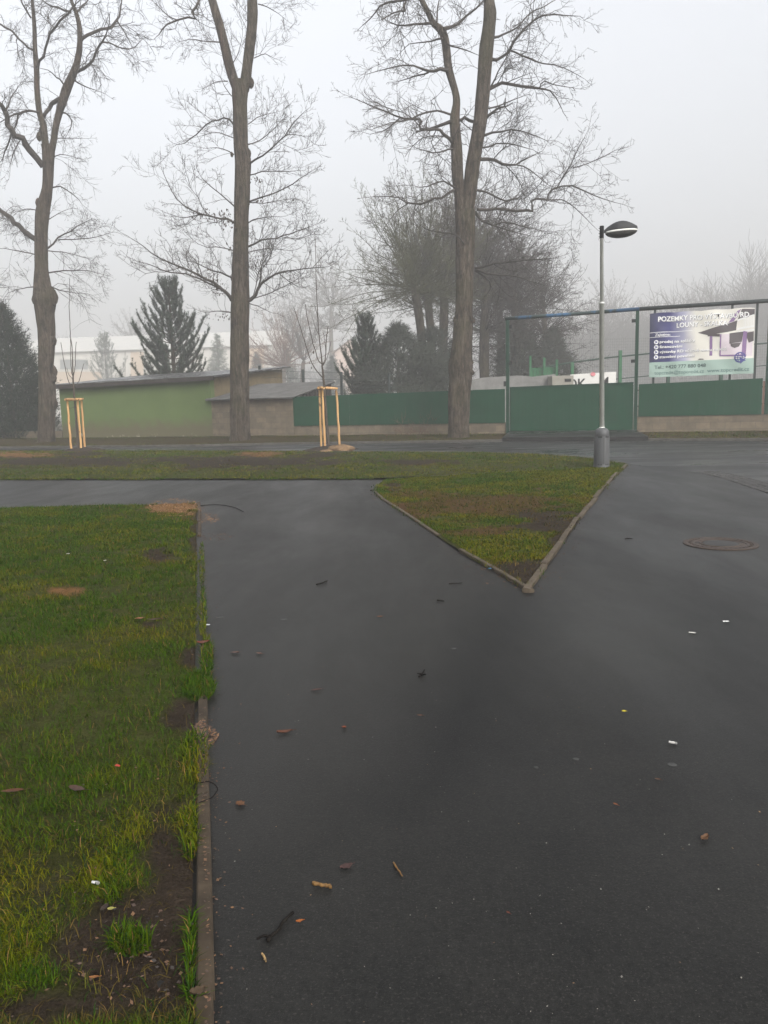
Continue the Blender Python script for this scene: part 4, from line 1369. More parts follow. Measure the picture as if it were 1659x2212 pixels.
mb = MB()
for (x, y, rad) in ((262, 1478, 27), (176, 1492, 18), (262, 1695, 20), (268, 1850, 18), (262, 1880, 20), (268, 2010, 20), (195, 680, 14), (190, 1010, 14)):
    q = at(*cA(x, y), _YL - .05); rr_ = rad / 2.308 * mpp(q)
    mb.lathe(q - ZZ * rr_ * 1.7, [(rr_ * .25, 0), (rr_ * .75, rr_ * .6), (rr_, rr_ * 1.5), (rr_ * .9, rr_ * 2.0), (rr_ * .6, rr_ * 2.8), (rr_ * .2, rr_ * 3.3)], 14)
mb.each('burl', M['bark'], root, True)

# middle tree
cB = Conv(258.1, 0, 1 / 2.3076)
mid_trunk = [(602, 2150, 97), (600, 2050, 94), (600, 1950, 91), (598, 1850, 93), (598, 1760, 95), (598, 1660, 89), (600, 1560, 92), (603, 1480, 90), (605, 1380, 82), (605, 1250, 78), (608, 1100, 76), (612, 950, 76), (615, 810, 79), (605, 720, 72), (602, 600, 72), (600, 500, 75), (603, 440, 80), (603, 405, 84)]
mid_stems = [(.05, [(590, 450, 50), (572, 405, 50), (545, 320, 50), (525, 230, 47), (505, 150, 45), (485, 80, 42), (465, 10, 38), (445, -60, 36), (420, -220, 26), (400, -420, 12)]),
             (-.05, [(618, 450, 52), (628, 400, 54), (638, 320, 52), (650, 230, 52), (660, 140, 52), (663, 60, 52), (662, -20, 46), (664, -150, 38), (665, -320, 28), (670, -480, 12)])]
mid_limbs = [[(585, 1510, 24), (555, 1485, 20), (520, 1450, 17), (470, 1415, 14), (400, 1375, 12), (330, 1340, 10), (250, 1310, 8), (170, 1270, 6), (110, 1220, 4), (60, 1190, 3)],
             [(500, 1440, 10), (420, 1400, 8), (340, 1365, 7), (240, 1355, 6), (150, 1320, 4), (80, 1300, 2)],
             [(575, 1405, 14), (555, 1385, 10), (520, 1360, 8), (450, 1345, 6), (380, 1310, 4), (330, 1300, 2)],
             [(580, 1115, 12), (500, 1088, 9), (420, 1070, 8), (350, 1040, 7), (290, 1000, 5), (240, 910, 4), (210, 840, 2)],
             [(400, 1070, 6), (320, 1085, 4), (230, 1060, 2)],
             [(580, 1035, 8), (530, 990, 6), (480, 945, 5), (420, 900, 4), (400, 870, 2)],
             [(570, 622, 10), (530, 592, 8), (490, 597, 7), (440, 615, 6), (400, 655, 6), (360, 690, 5), (310, 720, 3), (270, 715, 2)],
             [(572, 770, 6), (500, 738, 4), (430, 740, 2)], [(575, 690, 5), (480, 660, 4), (400, 680, 2)],
             [(430, -50, 12), (402, -5, 12), (385, 30, 13), (358, 60, 13), (378, 95, 11), (340, 85, 10), (290, 100, 9), (240, 120, 8), (215, 145, 7), (195, 175, 4)],
             [(290, 100, 6), (230, 70, 5), (170, 10, 3)], [(505, 210, 7), (430, 208, 5), (370, 195, 4), (310, 205, 2)],
             [(540, 405, 6), (490, 405, 4), (440, 430, 2)], [(560, 480, 5), (530, 440, 4), (500, 380, 2)],
             [(620, 1520, 26), (650, 1497, 20), (690, 1440, 14), (730, 1395, 11), (790, 1365, 9), (850, 1350, 7), (930, 1340, 5), (1040, 1330, 3)],
             [(690, 1440, 9), (705, 1360, 8), (715, 1310, 5), (745, 1270, 3)], [(800, 1368, 5), (850, 1405, 4), (890, 1430, 2)], [(960, 1338, 4), (1000, 1290, 3), (1050, 1240, 2)],
             [(640, 1230, 11), (720, 1195, 8), (800, 1180, 6), (880, 1155, 5), (950, 1130, 2)], [(800, 1180, 4), (880, 1190, 3), (960, 1170, 2)],
             [(640, 1008, 10), (720, 980, 7), (800, 950, 6), (880, 905, 5), (960, 850, 2)], [(640, 1010, 6), (730, 1010, 4), (860, 990, 3), (930, 1010, 2)],
             [(645, 818, 11), (710, 775, 8), (770, 730, 7), (820, 680, 6), (870, 610, 5), (930, 550, 2)], [(820, 680, 5), (860, 670, 4), (920, 680, 2)],
             [(640, 875, 7), (720, 855, 5), (830, 855, 4), (900, 850, 2)], [(640, 1112, 7), (710, 1085, 5), (800, 1080, 2)], [(635, 722, 7), (700, 700, 5), (760, 650, 4), (820, 590, 2)],
             [(670, 290, 5), (720, 270, 4), (770, 290, 2)], [(690, 20, 6), (750, 40, 4), (820, 90, 2)], [(635, 1260, 6), (740, 1240, 4), (860, 1250, 2)],
             [(575, 1250, 6), (500, 1230, 5), (420, 1230, 3), (360, 1190, 2)], [(570, 1560, 7), (500, 1550, 5), (430, 1560, 2)], [(640, 1510, 5), (700, 1530, 4), (760, 1560, 2)], [(560, 330, 5), (590, 270, 4), (610, 200, 2)],
             [(640, 620, 5), (700, 580, 4), (780, 560, 2)]]
root, T, Ym = big_tree('tall bare tree with straight thick trunk forking high, in front of the outbuilding', (519, 957), mid_trunk, mid_stems, mid_limbs, cB, 5, .0, .35)
# burls and dead leaf tufts of the middle tree
mb = MB()
for (x, y, rad) in ((655, 412, 17), (640, 765, 17), (634, 1560, 14), (560, 770, 8)):
    q = at(*cB(x, y), Ym); rr_ = rad / 2.3076 * mpp(q)
    mb.lathe(q - ZZ * rr_ * 1.6, [(rr_ * .3, 0), (rr_ * .8, rr_ * .7), (rr_, rr_ * 1.6), (rr_ * .8, rr_ * 2.4), (rr_ * .3, rr_ * 3.1)], 14)
mb.each('burl', M['bark'], root, True)
mb = MB()
for (x, y, sx, sy, n) in ((525, 1085, 42, 40, 110), (420, 1065, 50, 22, 60), (480, 1410, 40, 45, 70), (690, 1310, 40, 45, 75), (690, 890, 25, 20, 30), (560, 1240, 20, 40, 20), (700, 1000, 35, 20, 20), (660, 1165, 18, 14, 10), (510, 1570, 50, 20, 25), (820, 950, 90, 30, 16), (330, 1340, 90, 20, 20)):
    for k in range(n):
        q = at(*cB(random.gauss(x, sx * .6), random.gauss(y, sy * .6)), Ym + random.uniform(-.5, .5))
        l_ = random.uniform(.05, .13); a = random.uniform(0, 6.28); d_ = np.array([random.gauss(0, .3), random.gauss(0, .3), -1]) * l_; s_ = np.array([math.cos(a), math.sin(a), 0]) * l_ * .3
        mb.raw([q, q + d_ * .5 + s_, q + d_, q + d_ * .5 - s_ + unit(np.cross(s_, d_)) * .01], [(0, 1, 2, 3)])
mb.build('dead_leaves', plain('dead_leaf', (.05, .035, .024), .8, .7, 3), root)

# right tree
cC = Conv(663.6, 0, .5, .5)


def z7(x, y): return ((737.3 + x / 2.647 - 663.6) * 2, (331.8 + y / 2.647) * 2)


def wide(l): return [(x, y, 2 * w_) for x, y, w_ in l]


right_trunk = wide([(653, 1850, 46), (655, 1780, 46), (658, 1700, 46), (665, 1640, 48), (664, 1580, 52), (668, 1520, 46), (672, 1430, 42), (676, 1340, 37), (680, 1220, 39), (682, 1100, 39), (684, 1000, 41), (682, 910, 43)])
right_stems = [(.03, wide([(668, 930, 26), (661, 860, 24), (650, 760, 24), (645, 640, 25), (637, 520, 23), (645, 450, 17), (640, 400, 15), (612, 300, 17), (603, 220, 17), (590, 150, 18), (568, 120, 16), (545, 100, 13), (525, 60, 12), (505, 20, 11), (480, -30, 9), (450, -120, 6)])),
               (-.04, wide([(690, 940, 26), (700, 860, 28), (712, 740, 30), (727, 640, 30), (748, 520, 31), (758, 400, 31), (767, 300, 30), (776, 200, 30), (786, 110, 28), (790, 55, 29), (786, 0, 23), (788, -100, 22), (790, -300, 18), (795, -500, 10)]))]
right_limbs = [wide(l) for l in [
    [(735, 905, 7), (800, 903, 6), (870, 910, 6), (950, 908, 6), (970, 915, 5.5), (972, 880, 5), (990, 855, 5), (1030, 865, 4.5), (1050, 830, 4), (1080, 810, 3.5), (1140, 805, 3.2), (1200, 825, 3), (1250, 850, 2), (1330, 875, 1.2)],
    [(1080, 810, 3), (1110, 760, 3), (1150, 690, 2.5), (1170, 640, 2), (1200, 590, 1)], [(1150, 725, 2), (1230, 700, 1.8), (1330, 650, 1)], [(1030, 865, 3), (1100, 865, 2.5), (1160, 900, 2), (1230, 970, 1)],
    [(745, 688, 8), (800, 690, 7), (850, 712, 6), (890, 715, 4), (940, 690, 3), (1000, 660, 1.5)], [(850, 712, 3), (920, 715, 3), (970, 740, 2.5), (1030, 790, 1.5)],
    [(720, 820, 6), (770, 830, 4), (830, 860, 4), (880, 865, 3), (940, 840, 1.5)],
    [(785, 384, 9), (830, 366, 7), (900, 368, 6), (960, 378, 6), (1010, 385, 4), (1060, 400, 3), (1100, 470, 1.5)], [(1005, 385, 3), (1015, 350, 3), (1080, 370, 2), (1150, 380, 1)],
    [(795, 256, 8), (830, 250, 6), (870, 215, 6), (910, 160, 5), (950, 110, 4), (1010, 70, 3.5), (1100, 65, 2.5), (1180, 70, 1)], [(870, 215, 4), (930, 240, 4), (1000, 270, 3), (1100, 290, 2), (1180, 330, 1)],
    [(805, 162, 6), (860, 145, 4), (910, 115, 3.5), (960, 60, 3), (1040, 20, 2), (1100, -20, 1)], [(765, 585, 6), (830, 570, 4), (900, 560, 3), (970, 580, 2), (1040, 610, 1)],
    [(795, 372, 4), (820, 320, 3), (860, 250, 2), (890, 190, 1)], [(610, 305, 9), (560, 298, 7), (525, 312, 6), (480, 290, 4), (410, 285, 3), (330, 300, 2), (260, 320, 1)], [(525, 312, 4), (470, 330, 3), (400, 350, 1.5)],
    [(635, 520, 9), (570, 535, 6), (530, 560, 6), (495, 565, 6), (485, 540, 6), (500, 520, 5), (460, 515, 5), (400, 510, 4), (330, 480, 3), (260, 450, 2), (190, 420, 1)],
    [(632, 620, 8), (600, 590, 7), (570, 560, 6), (530, 562, 5)], [(620, 495, 5), (560, 475, 4), (480, 500, 4), (430, 520, 3), (360, 530, 2), (280, 560, 1)], [(400, 510, 3), (340, 560, 2), (270, 580, 1)],
    [(650, 815, 7), (590, 845, 5), (540, 860, 5), (490, 880, 5), (440, 875, 3.5), (380, 850, 2.5), (300, 850, 1.5)], [(645, 815, 5), (600, 785, 4), (560, 790, 3), (500, 810, 2), (450, 800, 1)],
    [(540, 100, 6), (460, 105, 4), (390, 110, 3), (330, 80, 1)], [(475, -30, 6), (420, 5, 5), (370, 8, 5), (320, 25, 4), (290, 60, 3), (240, 110, 1.5)], [(425, 10, 5), (418, 48, 4)], [(585, 165, 5), (520, 180, 3), (440, 190, 1.5)],
    [(650, 520, 7), (690, 512, 7), (745, 525, 7)], [(590, 125, 9), (640, 110, 6), (680, 80, 5), (740, 30, 4), (770, -10, 2)], [(605, 190, 4), (660, 210, 3), (720, 230, 1.5)], [(560, 95, 4), (560, 40, 3), (575, -20, 2)],
    [(725, 920, 5), (770, 960, 4), (800, 975, 4), (860, 960, 3), (940, 980, 2), (1030, 1000, 1)], [(440, 875, 2.5), (380, 920, 2), (330, 990, 1)], [(740, 640, 4), (840, 620, 3), (950, 640, 1.5)],
    [(645, 640, 4), (560, 660, 3), (470, 640, 1.5)], [(770, 470, 4), (840, 450, 3), (920, 420, 1.5)]]]
for l in ([(765, 655, 5), (850, 635, 4), (950, 620, 3), (1100, 605, 2), (1200, 600, 1)], [(765, 665, 5), (860, 690, 4), (980, 700, 3), (1120, 740, 1.5)], [(650, 460, 4), (560, 450, 3), (480, 430, 1.5)], [(770, 330, 4), (800, 380, 4), (850, 400, 3), (960, 440, 2), (1080, 470, 1)],
          [(750, 600, 3), (690, 500, 3), (620, 440, 1.5)], [(765, 670, 4), (840, 720, 3), (850, 780, 2), (800, 840, 1)]):
    right_limbs.append(wide([(*z7(x, y), w_) for x, y, w_ in l]))
root, T, Yr = big_tree('tall bare twin stemmed tree with torn reddish bark in front of green fence', (990, 951), right_trunk, right_stems, right_limbs, cC, 8, .06, .15)
mb = MB()
for (x, y, rad) in ((983, 697, 9), (1018, 690, 9), (1012, 790, 12), (1000, 784, 9), (985, 782, 8), (1018, 800, 9), (983, 690, 7), (1014, 775, 9)):
    q = at(x, y, Yr - .15); rr_ = rad * mpp(q)
    for k in range(3):
        c = q + np.array([random.uniform(-.6, .6), random.uniform(-.4, .3), random.uniform(-.6, .6)]) * rr_; r3 = rr_ * random.uniform(.45, .8)
        mb.lathe(c - ZZ * r3, [(r3 * .3, 0), (r3 * .9, r3 * .5), (r3, r3), (r3 * .7, r3 * 1.6), (r3 * .2, r3 * 1.9)], 10)
mb.each('burl', M['bark'], root, True)

# ------------------------------------------------------------------ saplings with stakes


def sapling(label, base_px, conv, trunk, branches, legs, rails_z_px, slabel, mlabel, leaves=()):
    b = gp(*base_px); Y0 = b[1]
    t_ = thing('sapling', b, label, 'young tree', 'staked saplings')
    pts = [(*conv(x, y), w_) for x, y, w_ in trunk]
    P = np.array([at(x, y, Y0) for x, y, _ in pts]); r = np.array([.5 * w_ * mpp(q) for (_, _, w_), q in zip(pts, P)])
    P = np.vstack([[P[0][0] + .01, Y0, -.05], P]); r = np.concatenate([[r[0] * 1.1], r])
    mb = MB(); P2, r2 = smooth(P, r, 50); P2[3:] += rng.normal(0, .004, P2[3:].shape); mb.tube(list(P2), r2, 8); mb.build('trunk', M['sap'], t_, True)
    mb = MB()
    for br in branches:
        sl = random.uniform(-.6, .6)
        Q = np.array([at(*conv(x, y), Y0 + sl * k * .12) for k, (x, y, _) in enumerate(br)]); rr_ = np.array([.5 * w_ * mpp(q) for (_, _, w_), q in zip(br, Q)])
        Q, rr_ = smooth(Q, rr_, 14); Q[2:] += rng.normal(0, .004, Q[2:].shape); mb.tube(list(Q), rr_, 6)
        for k in range(3, 14, 2): mb.tube([Q[k], Q[k] + rng.normal(0, .012, 3) + ZZ * .02], [.005, .002], 4)
    mb.build('branch', M['sap'], t_, True)
    if leaves:
        mb = MB()
        for (x, y, l_) in leaves:
            q = at(*conv(x, y), Y0 - .05); h = l_ * mpp(q)
            mb.tube([q + ZZ * h, q + ZZ * h * 1.3], .002, 3)
            mb.raw([q + ZZ * h, q + np.array([h * .22, .02, h * .4]), q, q + np.array([-h * .2, -.01, h * .5])], [(0, 1, 2, 3)])
        mb.build('dead_leaf', M['dead_leaf'], t_)
    st = thing('tree_stakes', b, slabel, 'tree stakes', 'peeled stake tripods')
    tops = []
    zr = at(*rails_z_px, Y0)[2]
    for (x0, y0, x1, y1) in legs:
        f_ = gp(*conv(x1, y1)); tp = at(*conv(x0, y0), f_[1]); tp[2] = zr; f_ = f_ - ZZ * .12
        mb = MB(); n = 8
        PP = [f_ + (tp + ZZ * .03 - f_) * k / n + np.array([random.gauss(0, .004), random.gauss(0, .004), 0]) for k in range(n + 1)]
        mb.tube(PP, [.040 + random.uniform(-.002, .002) for _ in PP], 12); mb.build('stake', M['stake'], st, True); tops.append(tp)
    for i in range(3):
        a, b2 = tops[i], tops[(i + 1) % 3]; d_ = unit(b2 - a)
        up_ = ZZ * (.078 + .02 * (i % 2) * 0)
        mb = MB(); mb.tube([a - d_ * .09 + up_ + ZZ * (.0 + .012 * i), b2 + d_ * .09 + up_ + ZZ * .012 * i], .042, 12); mb.build('rail', M['stake'], st, True)
    mb = MB(); a = P2[int(len(P2) * .30)]; hz2 = [q for q in P2 if q[2] > zr - .25][0]
    mb.tube([hz2 + np.array([.05 * math.cos(x), .05 * math.sin(x), .01 * math.sin(2 * x)]) for x in np.linspace(0, 6.28, 14)], .008, 5)
    for tp in tops[:2]: mb.tube([hz2, tp - ZZ * .25], .007, 5)
    mb.build('strap', M['black'], st)
    mo = MB(); n = 40
    G = np.zeros((n + 1, 12, 3))
    for i in range(n + 1):
        a = 2 * math.pi * (i % n) / n
        for j in range(12):
            rr_ = j / 11; e = 1 + .45 * (fbm(np.array([math.cos(a) * 2 + 9]), np.array([math.sin(a) * 2 + b[0]]), 3)[0] - .5)
            x = b[0] + .15 + math.cos(a) * rr_ * .95 * e; y = b[1] + math.sin(a) * rr_ * .75 * e
            G[i, j] = (x, y, .02 + .13 * (1 - rr_ ** 2) + .10 * (fbm(np.array([x * 5]), np.array([y * 5]), 8)[0] - .5) * (1 - rr_ * .6) - .03 * rr_)
    mo.grid(G)
    o = mo.build('soil_mound', M['mound'], None, True)
    tag(o, mlabel, 'soil mound', 'soil mounds at the saplings')
    return t_, Y0


cD = Conv(604.6, 648.9, 1 / 6.385)
sapling('young tree with long dark whips inside stakes before the green fence', (708, 972), cD,
        [(676, 2060, 6), (655, 1800, 5.8), (630, 1450, 5.4), (612, 1200, 5), (600, 1050, 4.6), (588, 950, 4.2), (578, 820, 3.0), (558, 650, 2.4), (540, 480, 2.2), (525, 250, 1.9), (512, 0, 1.6), (500, -400, 1.4), (482, -950, 1.0)],
        [[(590, 1065, 2.6), (500, 960, 2.4), (430, 840, 2.2), (370, 650, 2), (300, 430, 1.8), (240, 240, 1.6), (192, 95, 1.4)], [(580, 875, 2.5), (530, 830, 2.3), (490, 700, 2.2), (450, 560, 2), (400, 330, 1.8), (370, 180, 1.6), (352, 55, 1.4)],
         [(588, 890, 2.6), (620, 830, 2.4), (634, 720, 2.2), (640, 560, 2), (655, 420, 1.8), (664, 360, 1.5)], [(595, 900, 1.6), (640, 820, 1.4), (680, 690, 1.2), (703, 570, 1)], [(634, 720, 1.6), (622, 580, 1.4), (605, 455, 1.1)],
         [(530, 300, 1.4), (510, 180, 1.2), (490, 90, 1)], [(540, 480, 1.3), (490, 370, 1.1), (450, 230, .8)]],
        [(545, 1195, 573, 2062), (585, 1200, 622, 2064), (778, 1200, 826, 2010)], (715, 843),
        'peeled timber stake tripod around the sapling before the green fence', 'dark soil mound under stakes beside the pale earth clod', ((465, 745, 9), (438, 950, 6), (412, 880, 5)))
cE = Conv(88.5, 626.7, 1 / 6.0)
sapling('thin young tree inside stakes in front of the green shed', (169, 975), cE,
        [(482, 2085, 5), (470, 1850, 4.8), (450, 1600, 4.4), (437, 1420, 4), (425, 1300, 3.8), (420, 1180, 3.5), (415, 1080, 3), (410, 900, 2.2), (402, 720, 1.9), (382, 600, 1.7), (375, 450, 1.5), (366, 250, 1.4), (372, 100, 1.3), (372, -150, 1)],
        [[(422, 1290, 1.8), (385, 1240, 1.7), (350, 1160, 1.6), (320, 1030, 1.4), (290, 880, 1.3), (260, 685, 1)], [(418, 1125, 1.7), (395, 1060, 1.5), (388, 900, 1.4), (380, 640, 1.2)], [(425, 1095, 1.7), (440, 1000, 1.6), (445, 870, 1.4), (458, 670, 1.2)],
         [(424, 1260, 1.6), (480, 1200, 1.5), (512, 1120, 1.4), (535, 1030, 1.2), (558, 950, 1)], [(412, 1160, 1.2), (360, 1090, 1), (335, 1010, .9)]],
        [(340, 1420, 395, 2095), (470, 1420, 525, 2092), (520, 1400, 570, 2080)], (162, 868),
        'peeled timber stake tripod around the sapling before the green shed', 'dark soil mound under stakes in front of the green shed')
# pale clod of earth beside the right mound
q = gp(737, 976); mb = MB()
G = np.zeros((29, 12, 3))
for i in range(29):
    a = 2 * math.pi * (i % 28) / 28
    for j in range(12):
        ph = math.pi * (j / 11 - .5); e = .75 + .6 * fbm(np.array([math.cos(a) * 1.7 + 4 + math.sin(ph)]), np.array([math.sin(a) * 1.7 + ph * 1.3]), 12)[0]
        G[i, j] = q + np.array([.40 * math.cos(ph) * math.cos(a) * e, .28 * math.cos(ph) * math.sin(a) * e, .06 + .16 * math.sin(ph) * e])
mb.grid(G); mb.grid(G * [1, 1, 1] * .0 + (G - q) * [.55, .6, .5] + q + np.array([-.45, -.15, -.02]))
tag(mb.build('earth_clod', M['clod'], None, True), 'lumpy pale brown earth clod against the right sapling stake', 'earth clod')

# ------------------------------------------------------------------ conifers


def conifer(name, label, px, pbase, Y, ptop, halfw, mat, kind, seed, group='conifers behind the shed and fence', dens=1.0):
    k_ = max(1.0, Y / 55.0)
    """pine: whorls of upcurved limbs with bottle-brush shoots; spruce / thuja: dense drooping or upright sprays"""
    rr = random.Random(seed)
    b = at(px, pbase, Y); b[2] = 0; H = at(px, ptop, Y)[2]; Wd = halfw * mpp(b)
    root = thing(name, b, label, 'conifer', group)
    tr = MB(); fo = MB()
    tr.tube([b - ZZ * .1, b + ZZ * H * .5, b + ZZ * H * .97], [.02 * H, .013 * H, .004 * H], 8)
    V, Fc = [], []

    def brush(p, d, L, wdt, n):
        d = unit(d)
        a = unit(np.cross(d, (.3, .2, 1))); c = np.cross(d, a)
        for k in range(n):
            t_ = rr.uniform(0, 1); th = rr.uniform(0, 6.28)
            o = p + d * L * t_
            sd = a * math.cos(th) + c * math.sin(th)
            tip = o + unit(d * rr.uniform(.4, 1.1) + sd) * wdt * rr.uniform(.7, 1.2)
            s2 = unit(np.cross(tip - o, sd + d * .3)) * wdt * .085
            i = len(V); V.extend([o - s2, o + s2, tip]); Fc.append((i, i + 1, i + 2))
    if kind == 'pine':
        z = H * .06
        while z < H * .99:
            t_ = z / H
            prof = Wd * (min(1, (1 - t_) * 1.55 + .03)) * (.84 + .16 * math.sin(z * 2.1 + seed))
            nb = rr.randint(7, 9); ph = rr.uniform(0, 6.28)
            for k in range(nb):
                a = ph + k * 6.283 / nb + rr.uniform(-.3, .3); L = prof * rr.uniform(.5, 1.18) + .12
                d = np.array([math.cos(a), math.sin(a), 0]); el = .10 + .5 * t_ ** 2 + rr.uniform(-.14, .22)
                P = []; n = 6
                for j in range(n): 
                    u = j / (n - 1); P.append(b + ZZ * (z + L * (el * u + .42 * u * u * u)) + d * L * u * (1 - .15 * u))
                tr.tube(P, np.linspace(.022 + .006 * L, .008, n), 4, False)
                ns = max(3, int(L / (.13 * k_) * dens))
                for j in range(ns):
                    u = (j + 1) / ns; x = u * (n - 1); i = min(int(x), n - 2); q = P[i] + (P[i + 1] - P[i]) * (x - i)
                    if u < .25 and L > .8: continue
                    sd = unit(np.cross(P[i + 1] - P[i], ZZ)) * rr.choice((-1, 1))
                    dd = unit((P[i + 1] - P[i])) * .8 + sd * rr.uniform(.1, .9) + ZZ * rr.uniform(.25, .9)
                    brush(q, dd, rr.uniform(.2, .45) * k_, .17 * k_, int(26 * dens))
                for q_ in range(3): brush(P[-1] - (P[-1] - P[-2]) * .4 * q_, P[-1] - P[-2] + ZZ * .5 * L + np.array([rr.gauss(0, .12), rr.gauss(0, .12), 0]) * L, .5 * k_, .16 * k_, int(26 * dens))
            z += rr.uniform(.34, .5) * k_ * (H / 9) ** .3
        brush(b + ZZ * (H - .55 * k_), ZZ, .6 * k_, .14 * k_, 50)
    else:
        n = int((1500 if kind == 'thuja' else 1300) * dens)
        lob = [(rr.uniform(0, 6.283), rr.uniform(.1, .9), rr.uniform(.3, .8)) for _ in range(14)]
        for k in range(n):
            t_ = 1 - math.sqrt(rr.random()) if rr.random() < (.75 if kind != 'bush' else .3) else rr.random()
            z = H * (.015 + .975 * t_)
            lump = .78 + .6 * (vnoise(np.array([z * 1.1 + seed]), np.array([k % 7 * 3.1]), seed)[0] - .35)
            rad = Wd * min(1.0, 1.5 * (1 - t_) ** (.8 if kind == 'thuja' else 1.0)) * lump * math.sqrt(rr.uniform(.35, 1.05))
            a = rr.uniform(0, 6.283); d = np.array([math.cos(a), math.sin(a), 0])
            if kind == 'bush':
                rad = Wd * (1 - t_ ** 2.4) ** .55 * math.sqrt(rr.uniform(.4, 1.0)) * (.50 + .62 * max(math.exp(-((math.cos(a - la) - 1) ** 2 * 6 + ((t_ - lt) / .22) ** 2)) * lw2 * 1.4 for la, lt, lw2 in lob))
            q = b + ZZ * z + d * rad
            dd = d * .7 + ZZ * (rr.uniform(.3, 1.2) if kind == 'thuja' else rr.uniform(-.3, .35))
            brush(q - d * .25, dd + np.array([rr.gauss(0, .25), rr.gauss(0, .25), .5 if kind == 'bush' else 0]), rr.uniform(.3, .75 if kind == 'spruce' else 1.15) * (.6 + .4 * (1 - t_)) * k_, .18 * k_, 18)
        for k in range(14): brush(b + ZZ * (H * (.86 + .01 * k) - .1), ZZ + np.array([rr.gauss(0, .2), rr.gauss(0, .2), 0]), .35, .10, 14)
    fo.raw(np.array(V), Fc)
    tr.build('trunk', M['bark'], root)
    fo.build('foliage', M[mat], root)
    return root


conifer('thuja', 'dark dense thuja standing left of the bare tree trunk', 32, 945, 41.5, 662, 88, 'thuja', 'thuja', 2, dens=3.2)
conifer('pine_tree', 'big dark pine with upswept branches rising behind the green shed', 382, 900, 48, 610, 118, 'pine', 'pine', 4, dens=1.5)
conifer('pine_tree', 'hazy pale pine in front of the warehouse wall left of the big pine', 237, 900, 160, 726, 50, 'pale', 'pine', 6, dens=.8)
conifer('spruce', 'faint narrow spruce between the big pine and middle trunk', 478, 900, 150, 722, 27, 'pale', 'spruce', 9, dens=.6)
conifer('spruce', 'small hazy spruce just right of the middle tree trunk', 560, 900, 135, 762, 25, 'thuja', 'spruce', 10, dens=.6)
conifer('spruce', 'hazy cone shaped spruce in front of the reddish bare bush', 625, 900, 130, 752, 30, 'thuja', 'spruce', 11, dens=.7)
conifer('spruce', 'hazy cone shaped spruce right of the young tree whips', 722, 900, 125, 768, 30, 'thuja', 'spruce', 12, dens=.7)
conifer('pine_tree', 'dark ragged pine behind the left end of the green fence', 794, 900, 46, 694, 74, 'pine', 'pine', 14, dens=1.5)
conifer('yew', 'broad dark evergreen under the bare clump left of the twin tree', 862, 900, 45.5, 708, 112, 'yew', 'bush', 15, dens=3.2)
conifer('yew', 'low dark evergreen directly left of the twin stemmed trunk', 940, 900, 47, 712, 92, 'yew', 'bush', 16, dens=2)
conifer('yew', 'tall dim evergreen mass behind the left gate post', 1118, 900, 50, 690, 62, 'yew', 'bush', 17, dens=2.4)
conifer('yew', 'dim evergreen behind the bright green rack', 1195, 900, 51, 715, 62, 'yew', 'bush', 18, dens=2)

# ------------------------------------------------------------------ bare trees of the clump


def clump_tree(name, label, trunk_px, Y, heads, seed, twig, group, up=.2, droop=0.0, rt=.0075, lim=.22, sc=1.0, lvl=2, kd=1.25):
    """trunk with pollard heads: (index along trunk 0..1, number of shoots, min L, max L, spread)"""
    rt *= sc; lim *= sc
    T = Tree(seed, droop, up, rt, kd / sc)
    P = np.array([at(x, y, Y) for x, y, _ in trunk_px]); P[0][2] = -.1
    b = P[0].copy(); b[2] = 0
    root = thing(name, b, label, 'tree', group)
    r = np.array([.5 * w_ * mpp(q) for (_, _, w_), q in zip(trunk_px, P)])
    P, r = smooth(P, r, 26); trunk_mesh(T.big, P, r, 12, seed, .12)
    for (t_, n, l0, l1, spread) in heads:
        i = min(len(P) - 1, int(t_ * (len(P) - 1))); c = P[i]
        for k in range(n):
            a = T.r.uniform(0, 6.283); e = T.r.uniform(*spread)
            d = np.array([math.cos(a) * math.cos(e), math.sin(a) * math.cos(e), math.sin(e)])
            L = T.r.uniform(l0, l1) * sc; r0 = .014 * sc + .0045 * L
            pts = [c + d * r[i] * .3]; dd = d.copy()
            for j in range(5):
                dd = unit(dd + T.rv() * .13 + ZZ * (up * .22 - droop * .22 * j)); pts.append(pts[-1] + dd * L / 5)
            T.limb(np.array(pts), np.linspace(r0, rt * 1.2, 6), lim, (.45 * sc, 1.5 * sc), lvl, .2, 5, True, .03)
    T.finish(root, M['bark'], M[twig])
    return root


GB = 'bare trees of the clump behind the fence'
clump_tree('bare_tree', 'bare mossy twigged tree fanning out left, behind the ragged dark pine', [(925, 850, 21), (912, 740, 19), (900, 650, 18), (893, 620, 19)], 47, [(1, 56, 3.4, 6.4, (-.55, 1.35)), (.85, 22, 3.0, 5.2, (-.45, .6)), (.6, 14, 2.0, 4.0, (-.3, .5))], 31, 'twiggreen', GB, .28)
clump_tree('bare_tree', 'bare tree with leaning trunk second from left in the clump', [(935, 850, 19), (932, 740, 18), (924, 650, 17), (916, 612, 17)], 48.5, [(1, 42, 3.5, 7.2, (-.1, 1.5)), (.7, 22, 2.2, 4.6, (-.3, .7))], 32, 'twiggreen', GB, .3)
clump_tree('bare_tree', 'bare tree close behind left side of the twin stemmed trunk', [(955, 850, 20), (958, 740, 19), (960, 640, 17), (962, 590, 14)], 49, [(1, 46, 3.5, 7.0, (-.2, 1.5)), (.7, 28, 2, 4.8, (-.3, .7))], 33, 'twig', GB, .3)
clump_tree('bare_tree', 'bare tree wholly behind the twin stemmed trunk, tallest crown of the clump', [(1003, 850, 20), (1003, 740, 18), (1004, 640, 16), (1005, 560, 13)], 52, [(1, 46, 3.0, 7.4, (-.2, 1.5)), (.7, 34, 2.4, 6.0, (-.3, .8))], 40, 'twig', GB, .2)
